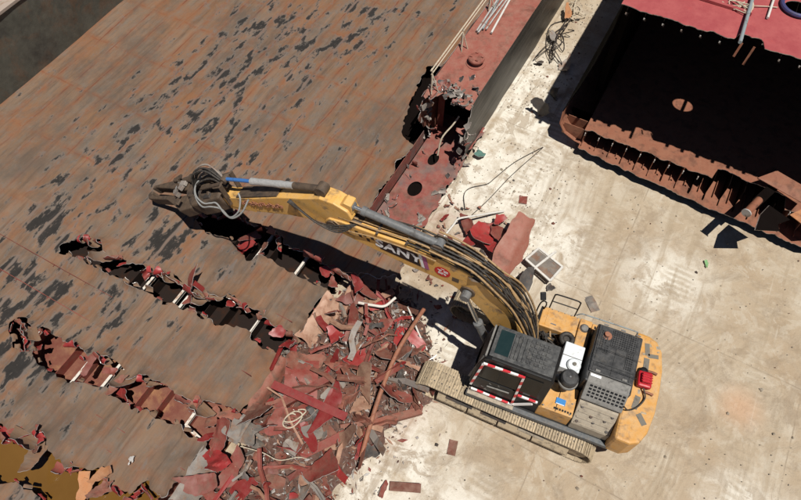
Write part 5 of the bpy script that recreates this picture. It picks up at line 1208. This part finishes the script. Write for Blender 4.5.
# big folded plates on top of the heap
BIG = [(3.2, 4.9), (4.6, 5.6), (5.4, 4.3), (6.1, 5.0), (6.6, 4.2), (5.9, 3.6), (4.9, 3.9), (3.9, 4.3), (2.6, 5.3), (2.2, 4.6), (1.6, 5.2), (1.2, 4.5), (.7, 5.1), (.4, 4.3), (.1, 5.6), (-.4, 4.9), (-.3, 4.0), (1.0, 3.8), (2.0, 3.8), (1.9, 5.9), (1.5, 6.3), (2.4, 5.9), (.9, 6.1), (.3, 6.2), (5.0, 2.9), (6.6, 3.0), (3.1, 3.4), (7.3, 4.6), (6.9, 5.5), (-.9, 5.4)]
POS = ['just below the white bent tube', 'under the peach strip end', 'left of the long pipe, upper half', 'in the upper heap under the bent strip', 'at the upper heap beside the boom shadow', 'under the upper long pipe', 'left of the long pipe, middle', 'above the bright red beam tip', 'left of the rope coil', 'below the rope coil', 'left in the lower heap', 'centre of the lower heap', 'lower left heap', 'lower heap near white ground', 'at the grey bent strip foot', 'at the picture bottom, left', 'at the picture bottom, right', 'at the white ground edge, low', 'at the white ground edge, middle', 'at the right end of the middle cut', 'over the torn red frames', 'between strip end and rope coil', 'beside the narrow grey plate', 'beside the grey bent strip', 'at the heap edge before the track', 'right of the long pipe, upper', 'at the foot of the long pipe', 'in the gap below the boom', 'at the top corner of the heap', 'in the lowest left corner of the heap']
for i, (u, w) in enumerate(BIG):
    mt = [('red_primer', 'red_bright', 'torn_rim'), ('rust_red', 'red_primer', 'torn_rim'), ('red_bright', 'red_primer', 'torn_rim'), ('red_primer', 'rust_red', 'torn_rim'), ('rust_peach', 'red_primer', 'torn_rim'), ('scrap_grey', 'red_primer', 'torn_rim')][(0, 1, 2, 3, 0, 1, 4, 2, 3, 5)[i % 10]]
    cn = {'red_primer': 'dull red', 'rust_red': 'rust red', 'red_bright': 'glossy red', 'rust_peach': 'peach brown', 'scrap_grey': 'grey'}[mt[0]]
    me = crumple(rr.uniform(.95, 1.6), rr.uniform(.45, .8), 4000 + i, mt, rr.uniform(.4, 1.0), 4, rr.choice((0, 0, .5, 1.0)), .09, 'folded_plate', n=20)
    z0 = max(float(pile_h(u, w)), .75 if w > 5.85 and u < 3 else 0)
    scrap(me, 'folded_plate', u, w, z0 + rr.uniform(.15, .32), (rr.uniform(-.45, .45), rr.uniform(-.45, .45), rr.uniform(0, 6.3)), 'large folded ' + cn + ' plate ' + POS[i])
# thin outliers on the pale ground right of the hull and round the machine
n = 0
while n < 80:
    if n % 2: u, w = rr.uniform(8.8, 12.6), rr.uniform(2.2, 4.7)
    else: u, w = rr.uniform(8.0, 9.8), rr.uniform(.8, 4.2)
    k = rr.choice(('red', 'rust', 'rust', 'grey'))
    scrap(rr.choice(protos[k]), 'scrap_plate', u, w, .06, (rr.uniform(-.3, .3), rr.uniform(-.3, .3), rr.uniform(0, 6.3)), {'red': 'small red steel chip on the pale ground beside the tank bottom', 'rust': 'small rusty steel chip on the pale ground beside the tank bottom', 'grey': 'small grey steel chip on the pale ground beside the tank bottom'}[k], group=k + ' chips on the pale ground', sc=rr.uniform(.15, .42)); n += 1

# bright red skin peeled out of the cuts (parts of the hull)
def peel(u, w, z, L_, W_, roll, rot, seed, mats=('red_bright', 'red_primer', 'torn_rim')):
    o = put(crumple(L_, W_, seed, mats, .7, 3, roll, .10, 'torn_flap'), 'torn_flap', hull, (u - 8, w - 8, z), rot)
for i, (u, w, L_, W_, roll) in enumerate(((4.85, 9.45, .95, .7, 1.8), (4.55, 9.7, .8, .5, 1.2), (4.75, 12.85, .7, .35, 1.4), (4.5, 12.35, .9, .35, .8), (4.6, 11.7, .5, .3, 2.0), (4.7, 11.0, .5, .3, 1.5), (4.95, 8.5, .5, .35, 2.0), (5.0, 7.6, .5, .3, 1.8), (4.85, 6.7, .7, .5, 1.5), (4.6, 6.3, .6, .4, 1.2),
        (1.45, 13.0, .6, .35, 1.6), (1.1, 12.7, .6, .3, 1.), (1.55, 10.9, .6, .3, 1.6), (1.5, 10.2, .5, .35, 1.8), (1.35, 9.85, .9, .4, 1.2), (1.2, 9.6, .7, .35, .8), (1.9, 7.5, .6, .4, 1.8), (1.8, 6.9, .9, .45, 1.), (1.5, 6.6, .9, .4, .6), (1.2, 6.3, .8, .5, 1.2), (2.1, 6.5, 1.0, .4, .5),
        (-.85, 11.0, 1.05, .6, 1.9), (-1.1, 10.55, .75, .3, .6), (-1.0, 9.4, .4, .3, 2.2), (-.8, 8.6, .8, .35, 1.), (-1.0, 8.3, .7, .3, .6), (7.2, 9.4, 1.1, .4, .7), (7.05, 8.9, .7, .35, 1.2), (7.3, 6.5, .8, .4, 1.), (7.0, 6.2, .7, .4, 1.5), (7.4, 5.6, 1.2, .5, .8))):
    rr_ = random.Random(i + 40); peel(u, w, .86 + rr_.uniform(-.12, .12), L_, W_, roll, (rr_.uniform(-.6, .6), rr_.uniform(-.5, .5), rr_.uniform(0, 6.3)), 3000 + i, rr_.choice([('red_bright', 'red_primer', 'torn_rim'), ('red_bright', 'red_bright', 'torn_rim'), ('red_primer', 'rust_red', 'torn_rim'), ('rust_red', 'red_bright', 'torn_rim')]) if i != 24 else ('rust_orange', 'rust_peach', 'torn_rim'))
# ---- pieces one can name
def tubeobj(name, pts, r, mat, label, cat, n=10, k=6):
    m = MB(); m.tube(spline([B(*p) for p in pts], k), r, n); o = m.build(name, mat, None, smooth=50); return tag(o, label, cat)
tubeobj('bent_pipe', [(7.6, 3.35, .75), (6.6, 3.35, .95), (5.73, 3.34, .95), (4.4, 3.15, .8), (3.0, 2.88, .3)], .065, 'pipe_rust', 'long rusty pink pipe lying slantwise across the scrap heap', 'pipe')
def beamobj(name, p0, p1, prof, mat, label, cat, up=(0, 0, 1)):
    m = MB(); p0 = B(*p0); p1 = B(*p1)
    if prof == 'T': m.beam(p0, p1, .24, .02, 0, up); m.beam(p0 - Vector((0, 0, .1)), p1 - Vector((0, 0, .1)), .02, .18, 0, up)
    elif prof == 'L': m.beam(p0, p1, .2, .015, 0, up); d = (p1 - p0).normalized().cross(Vector(up)).normalized() * .1; m.beam(p0 + d - Vector((0, 0, .1)), p1 + d - Vector((0, 0, .1)), .015, .18, 0, up)
    else: m.beam(p0, p1, prof[0], prof[1], 0, up)
    return tag(m.build(name, mat, None, bev=.006), label, cat)
beamobj('steel_beam', (3.4, 5.95, 1.0), (3.6, 3.66, .98), 'T', 'red_bright', 'long bright red T beam across the middle of the scrap heap', 'beam')
beamobj('steel_beam', (2.95, 5.6, .7), (4.4, 4.7, .85), 'L', 'red_primer', 'red angle bar lying on the dull red plate in the heap', 'beam')
beamobj('steel_beam', (4.1, 2.9, .35), (5.0, 2.05, .15), 'L', 'rust_red', 'rusty angle bar at the heap edge before the track front', 'beam')
beamobj('steel_beam', (2.2, 4.3, .5), (3.3, 3.5, .6), 'T', 'red_primer', 'short red T beam low in the heap above the pale ground', 'beam')
scrap(crumple(1.15, .95, 2001, ('red_primer', 'rust_red', 'torn_rim'), .35, 2, 0, .05, n=14, rect=True), 'scrap_plate', 3.95, 5.4, .72, (.05, -.22, .5), 'large flat dull red plate lying in the middle of the heap')
scrap(crumple(1.1, .55, 2002, ('red_bright', 'red_primer', 'torn_rim'), .5, 2, 1.1, .07), 'curved_plate', 5.55, 5.35, .78, (.0, .2, 1.2), 'glossy curved red plate below the bent peach coloured strip end')
scrap(crumple(1.6, .5, 2003, ('red_primer', 'red_primer', 'torn_rim'), .3, 1, .8, .06), 'curved_plate', 7.25, 5.2, .72, (.5, 0, 1.4), 'dark red curved plate in the gap below the boom')
scrap(crumple(.95, .85, 2004, ('rust_red', 'red_primer', 'torn_rim'), .5, 3, 0, .1), 'scrap_plate', 4.95, 4.85, .7, (.1, .25, .9), 'crumpled rust red plate in the heap between bent strip and long pipe')
scrap(crumple(1.3, .75, 2005, ('red_primer', 'rust_peach', 'torn_rim'), .3, 2, .7, .06), 'curved_plate', .9, 5.7, .55, (.1, -.2, -.3), 'pinkish curved plate at the bottom edge under the grey strip')
scrap(crumple(.8, .3, 2006, ('scrap_grey', 'scrap_grey', 'torn_rim'), .1, 1, 0, .03, rect=True), 'scrap_plate', 1.95, 6.0, 1.0, (.0, .1, .1), 'narrow grey steel plate standing out over the red torn frames')
scrap(crumple(.9, .7, 2007, ('rust_peach', 'rust_red', 'torn_rim'), .6, 3, 0, .12), 'scrap_plate', 4.3, 3.6, .55, (.2, .1, .4), 'peach coloured crumpled plate at the heap by the long pipe foot')
scrap(crumple(.9, .45, 2008, ('scrap_grey', 'scrap_dark', 'torn_rim'), .5, 2, 2.0, .1), 'rolled_plate', 2.9, 4.25, .45, (.1, .1, 1.8), 'grey rolled plate low in the heap above the pale ground')
scrap(crumple(.6, .5, 2009, ('scrap_dark', 'scrap_grey', 'torn_rim'), .7, 3, 0, .15), 'scrap_plate', 3.3, 2.75, .15, (.1, .2, .4), 'dark crumpled plate at the lower end of the long pipe')
scrap(crumple(.55, .4, 2010, ('rust_peach', 'rust_orange', 'torn_rim'), .5, 2, 0, .1), 'scrap_plate', 1.35, 3.35, .2, (.1, .2, .4), 'pale rusty plate alone below the heap on white ground')
scrap(crumple(.85, .24, 2011, ('rust_red', 'rust_red', 'torn_rim'), .1, 1, 0, .03, rect=True), 'steel_strip', 2.92, 1.45, .1, (.15, -.05, -1.15), 'flat rusty strip of a broken angle on the white ground', 'scrap')
scrap(crumple(.6, .22, 2012, ('red_primer', 'rust_red', 'torn_rim'), .2, 1, 0, .06), 'scrap_plate', 2.6, 1.95, .1, (.5, 0, .2), 'red stub leaning against the flat rusty strip on white ground')
scrap(crumple(.42, .24, 2013, ('rust_red', 'rust_red', 'torn_rim'), .05, 1, 0, .03, rect=True), 'steel_plate', 4.5, .8, .02, (0, 0, .25), 'small flat rust red plate alone on ground below the track', 'scrap')
scrap(crumple(.62, .3, 2014, ('red_primer', 'red_bright', 'torn_rim'), .3, 2, .6, .1), 'scrap_plate', 4.95, 2.2, .1, (.1, .15, -.9), 'red leaf shaped plate just before the left track')
scrap(crumple(.34, .28, 2015, ('red_primer', 'red_primer', 'torn_rim'), .05, 1, 0, .03, rect=True), 'steel_plate', 13.35, 2.4, .02, (0, 0, .3), 'small square red plate alone on the cream ground', 'scrap')
scrap(crumple(.75, .55, 2016, ('teal_paint', 'scrap_grey', 'torn_rim'), .3, 2, 0, .1), 'steel_plate', 14.45, 4.55, .12, (.2, .3, .5), 'teal painted plate leaning at the foot of the hull side', 'scrap')
scrap(crumple(.6, .2, 2017, ('rust_orange', 'rust_orange', 'torn_rim'), .2, 1, 0, .06), 'steel_plate', 14.5, 4.78, .3, (.2, .9, .5), 'orange rusty strip beside the teal plate at the hull foot', 'scrap')
scrap(crumple(.28, .2, 2018, ('green_scrap', 'white_bar', 'torn_rim'), .5, 2, 0, .15), 'litter', 13.8, -3.89, .04, (.1, .1, .5), 'small green rag on open ground between excavator and hull block', 'litter')
scrap(crumple(.55, .3, 2019, ('scrap_grey', 'scrap_grey', 'torn_rim'), .1, 1, 0, .05, rect=True), 'steel_plate', 10.65, -1.1, .03, (0, 0, .8), 'small grey brown board on the ground behind the handrail', 'scrap')
# folded red hull corner right of the boom
scrap(crumple(1.1, .9, 2101, ('red_bright', 'red_bright', 'torn_rim'), .6, 3, 1.0, .07, n=16), 'folded_plate', 11.1, 3.0, .45, (.3, .2, .3), 'glossy red crumpled plate beside the boom hoses on cream ground')
scrap(crumple(.9, .7, 2102, ('red_bright', 'red_primer', 'torn_rim'), .5, 2, .8, .06, n=16), 'folded_plate', 10.4, 3.3, .35, (-.2, .5, .9), 'bright red box shaped plate nearest the boom right side')
scrap(crumple(1.0, .8, 2103, ('red_primer', 'red_bright', 'torn_rim'), .6, 3, 0, .1, n=16), 'folded_plate', 11.5, 2.45, .35, (.4, -.3, 1.1), 'dark red torn plate tucked behind the upright rusty panel')
def panel():
    us = np.linspace(-.1, 2.5, 24); ws = np.linspace(-.1, 1.1, 14); U_, W_ = np.meshgrid(us, ws, indexing='ij')
    F = -sdf(U_, W_, [(0, .05), (.0, .62), (.9, .82), (1.4, .8), (2.25, .62), (1.85, .0), (1.45, -.08)]) + (vn(U_ * 5, W_ * 5, 5) - .5) * .12; P, fc = clip_grid(us, ws, F)
    out = [(x, y, 1.0 - .30 * x + .16 * abs(y - .45) * 1.6 + .05 * math.sin(x * 3) + (x > 1.4) * -.25 * (x - 1.4)) for x, y in P]
    return shell(out, fc, .016).mesh('rusty_panel', ['rust_panel', 'red_bright', 'torn_rim'], 45)
paint('rust_panel', (.27, .085, .055), (.17, .06, .04), .5, .55, 2.2, (.34, .20, .15), .5)
scrap(panel(), 'rusty_panel', 12.05, 2.25, .0, (0, 0, R(180)), 'large rusty brown panel sloping beside the red plates')
for i, (u, w, L_, k, lb) in enumerate(((11.7, 3.1, .9, 'red', 'red folded plate behind the glossy red plate by the boom'), (10.9, 2.6, 1.0, 'red', 'red folded plate in front of the rusty panel'), (10.3, 2.75, .9, 'grey', 'dark grey folded plate under the red box plate by the boom'), (11.3, 3.6, .8, 'red', 'low red plate between pale tube and glossy plate'), (10.0, 2.2, .8, 'rust', 'rusty plate at the lower corner of the rusty panel'), (9.7, 1.4, .7, 'rust', 'rusty scrap below the pale window frame'), (10.6, 3.75, 1.2, 'red', 'long red strip from the boom to the pale tube'), (11.9, 2.75, .7, 'red', 'dark red ragged plate at the top of the rusty panel'))):
    scrap(crumple(L_, L_ * (.6 if i != 6 else .2), 4100 + i, MIX[k][i % 3], .7, 4, (1.2, .6, 1.6, 0, .8, .5, .3, 1.)[i], .1, 'folded_plate', n=16), 'folded_plate', u, w, .25 + .1 * (i % 3), (random.uniform(-.5, .5), random.uniform(-.5, .5), i * 1.3), lb)
def frame_piece():
    m = MB(); L4 = lambda a, b: m.beam(a, b, .07, .05)
    L4((0, 0, .3), (1.05, -.1, .3)); L4((1.05, -.1, .3), (1.0, .7, .12)); L4((1.0, .7, .12), (0, .75, .1)); L4((0, .75, .1), (0, 0, .3)); L4((.4, -.25, .36), (.5, 1.0, .16))
    m.add([(.03, .03, .26), (1.0, -.05, .26), (.96, .68, .09), (.03, .7, .07)], [(0, 1, 2, 3)], 1)
    return m.mesh('window_frame', ['pole_pale', 'scrap_grey'])
scrap(frame_piece(), 'window_frame', 10.95, 1.35, .05, (0, 0, R(-105)), 'pale metal window frame lying beside the rusty panel', 'frame')
scrap(crumple(1.0, .5, 2104, ('scrap_dark', 'scrap_grey', 'torn_rim'), .6, 3, 1.0, .12), 'scrap_plate', 10.05, 1.0, .2, (.2, .2, .4), 'dark crumpled plate by the pale window frame')
scrap(crumple(.5, .4, 2105, ('scrap_dark', 'scrap_dark', 'torn_rim'), .5, 3, 1.5, .1), 'scrap_plate', 10.55, .25, .12, (.2, .2, 1.4), 'small dark curled plate before the excavator handrail')
tubeobj('bent_tube', [(10.3, 4.05, .5), (10.9, 3.96, .55), (11.22, 3.93, .5), (11.6, 3.6, .4), (12.56, 2.79, .05)], .035, 'pole_pale', 'thin pale bent tube above the red plates beside the boom', 'pipe')
tubeobj('bent_tube', [(6.83, 5.2, .75), (6.95, 4.75, .8), (7.1, 4.43, .8), (7.5, 4.28, .8)], .045, 'white_bar', 'short white bent tube at the top of the scrap heap', 'pipe')
tubeobj('steel_bar', [(7.6, 3.9, .35), (7.0, 3.2, .3), (6.7, 2.75, .15)], .03, 'pole_pale', 'thin pale bar at the shadow edge beside the long pipe', 'bar')
tubeobj('wire_coil', [(2.75 + .24 * math.cos(a * 1.05) + .02 * a, 4.9 + .20 * math.sin(a * .97) , 1.0 + .03 * math.sin(a * 3)) for a in np.linspace(0, 13, 28)], .02, 'rope', 'beige rope coil on the red beam in the heap', 'rope', 6, 3)
tubeobj('wire_rope', [(1.6, 5.8, .75), (1.75, 5.2, .72), (1.8, 4.7, .7), (2.1, 4.3, .72), (2.2, 4.1, .6)], .014, 'rope', 'thin wire strand across the lower red plates of the heap', 'wire', 6)
tubeobj('hose', [(15.9, 2.7, .03), (14.76, 3.32, .03), (13.74, 3.66, .03), (13.36, 3.8, .03), (12.91, 4.25, .03), (12.53, 4.31, .03), (11.97, 4.0, .03)], .013, 'cable', 'dark cable curving over cream ground nearest the hull', 'cable', 8)
tubeobj('hose', [(15.9, 2.68, .03), (14.16, 3.18, .03), (12.85, 3.45, .03), (11.9, 3.7, .03)], .013, 'cable', 'dark straight cable over cream ground right of the curved cable', 'cable', 8)
tubeobj('bent_tube', [(14.15, 5.45, 1.9), (13.9, 5.55, 1.65), (13.5, 5.75, 1.25), (13.25, 5.75, .6)], .03, 'rope', 'pale bent tube hanging in the torn tank end', 'pipe')
# between the two hulls: tangled wire, mesh, crushed sheets
rr = random.Random(5)
def tangle(u, w, s, n, label, mat, r):
    pts = [(u, w, .1)]
    for k in range(n): pts.append((u + rr.gauss(0, s), w + rr.gauss(0, s * .5), abs(rr.gauss(.12, .16))))
    tubeobj('wire_tangle', pts, r, mat, label, 'wire', 6, 6)
tangle(22.0, 4.35, .5, 22, 'black wire tangle half in shadow between the two hulls', 'cable', .02)
tangle(20.7, 4.25, .4, 16, 'dark wire tangle nearest the yard between the two hulls', 'cable', .018)
tangle(23.6, 4.3, .4, 14, 'beige rope tangle farthest up between the two hulls', 'rope', .02)
def crushed(u, w, seed, mats, label, L_=.8):
    scrap(crumple(L_, L_ * .7, seed, mats, .8, 4, 1.2, .15), 'crushed_sheet', u, w, .18, (.3, .2, seed), label)
crushed(19.95, 4.45, 31, ('scrap_dark', 'scrap_dark', 'torn_rim'), 'black crushed can shaped sheet by the hull side on cream ground', .6)
crushed(22.9, 4.5, 32, ('rust_orange', 'scrap_grey', 'torn_rim'), 'orange crushed sheet up between the hulls', .7); crushed(21.4, 4.5, 33, ('scrap_grey', 'scrap_dark', 'torn_rim'), 'grey brown crushed sheet between the two hulls beside black wire', .8)
crushed(18.6, 3.4, 34, ('scrap_dark', 'scrap_grey', 'torn_rim'), 'dark crushed sheet in the shadow of the hull block', .8); crushed(20.3, 3.5, 35, ('scrap_grey', 'scrap_dark', 'torn_rim'), 'grey crushed sheet deep in the shadow of the hull block', .9)
crushed(17.4, 3.5, 36, ('scrap_dark', 'scrap_dark', 'torn_rim'), 'black crushed sheet at the corner of the hull block', .7)
# loose pipes on the tank deck
for i, (a, b, r, mt) in enumerate((((17.26, 6.36), (19.6, 6.42), .035, 'pipe_steel'), ((17.2, 6.28), (19.3, 6.22), .035, 'pipe_steel'), ((17.45, 6.2), (19.2, 6.36), .03, 'pole_grey'), ((17.42, 5.86), (19.9, 6.05), .04, 'pole_pale'), ((17.5, 6.10), (19.4, 6.10), .03, 'pipe_steel'))):
    tubeobj('loose_pipe', [(a[0], a[1], 2.86), ((a[0] + b[0]) / 2, (a[1] + b[1]) / 2, 2.865), (b[0], b[1], 2.86)], r, mt, ['leftmost grey pipe of the bundle on the red tank deck', 'second grey pipe of the bundle on the red tank deck', 'thin darker pipe slanting across the bundle on the tank deck', 'pale pipe lying apart, right of the bundle on the tank deck', 'middle steel pipe of the bundle on the red tank deck'][i], 'pipe')
# things on the pink deck
tubeobj('pole', [(15.85, -1.5, 6.66), (16.9, -1.45, 6.61), (18.9, -1.35, 6.54)], .05, 'pole_grey', 'grey green pole jutting over the pink deck edge', 'pole')
tubeobj('stick', [(17.38, -1.95, 6.53), (18.7, -1.92, 6.53)], .035, 'pole_pale', 'short white stick lying on the pink deck', 'stick')
tubeobj('rope_heap', [(17.55 + rr.gauss(0, .16), -1.2 + rr.gauss(0, .22), 6.51 + abs(rr.gauss(0, .04))) for _ in range(18)] + [(17.9, -1.83, 6.5), (18.0, -2.1, 6.5)], .016, 'rope', 'pale rope heap on the pink deck beside the pole', 'rope', 6, 4)
m = MB(); m.lathe([(.0, 0), (.0, .0)], 3, (0, 0, 0)) if False else m.tube([(.46 * math.cos(a), .46 * math.sin(a), .09) for a in np.linspace(0, 2 * math.pi, 33)], .06, 8); o = m.build('manhole_rim', 'drum_blue', blk, smooth=40); o.location = (18.32 - 20, -2.62 + 2, 6.45)
# white rag on the torn strip
scrap(crumple(.26, .2, 2201, ('pipe_steel', 'pole_pale', 'torn_rim'), .6, 4, 0, .2), 'crumpled_scrap', -.12, 8.05, .97, (.1, .1, .3), 'small pale crumpled scrap on the lowest torn floor strip', 'scrap')
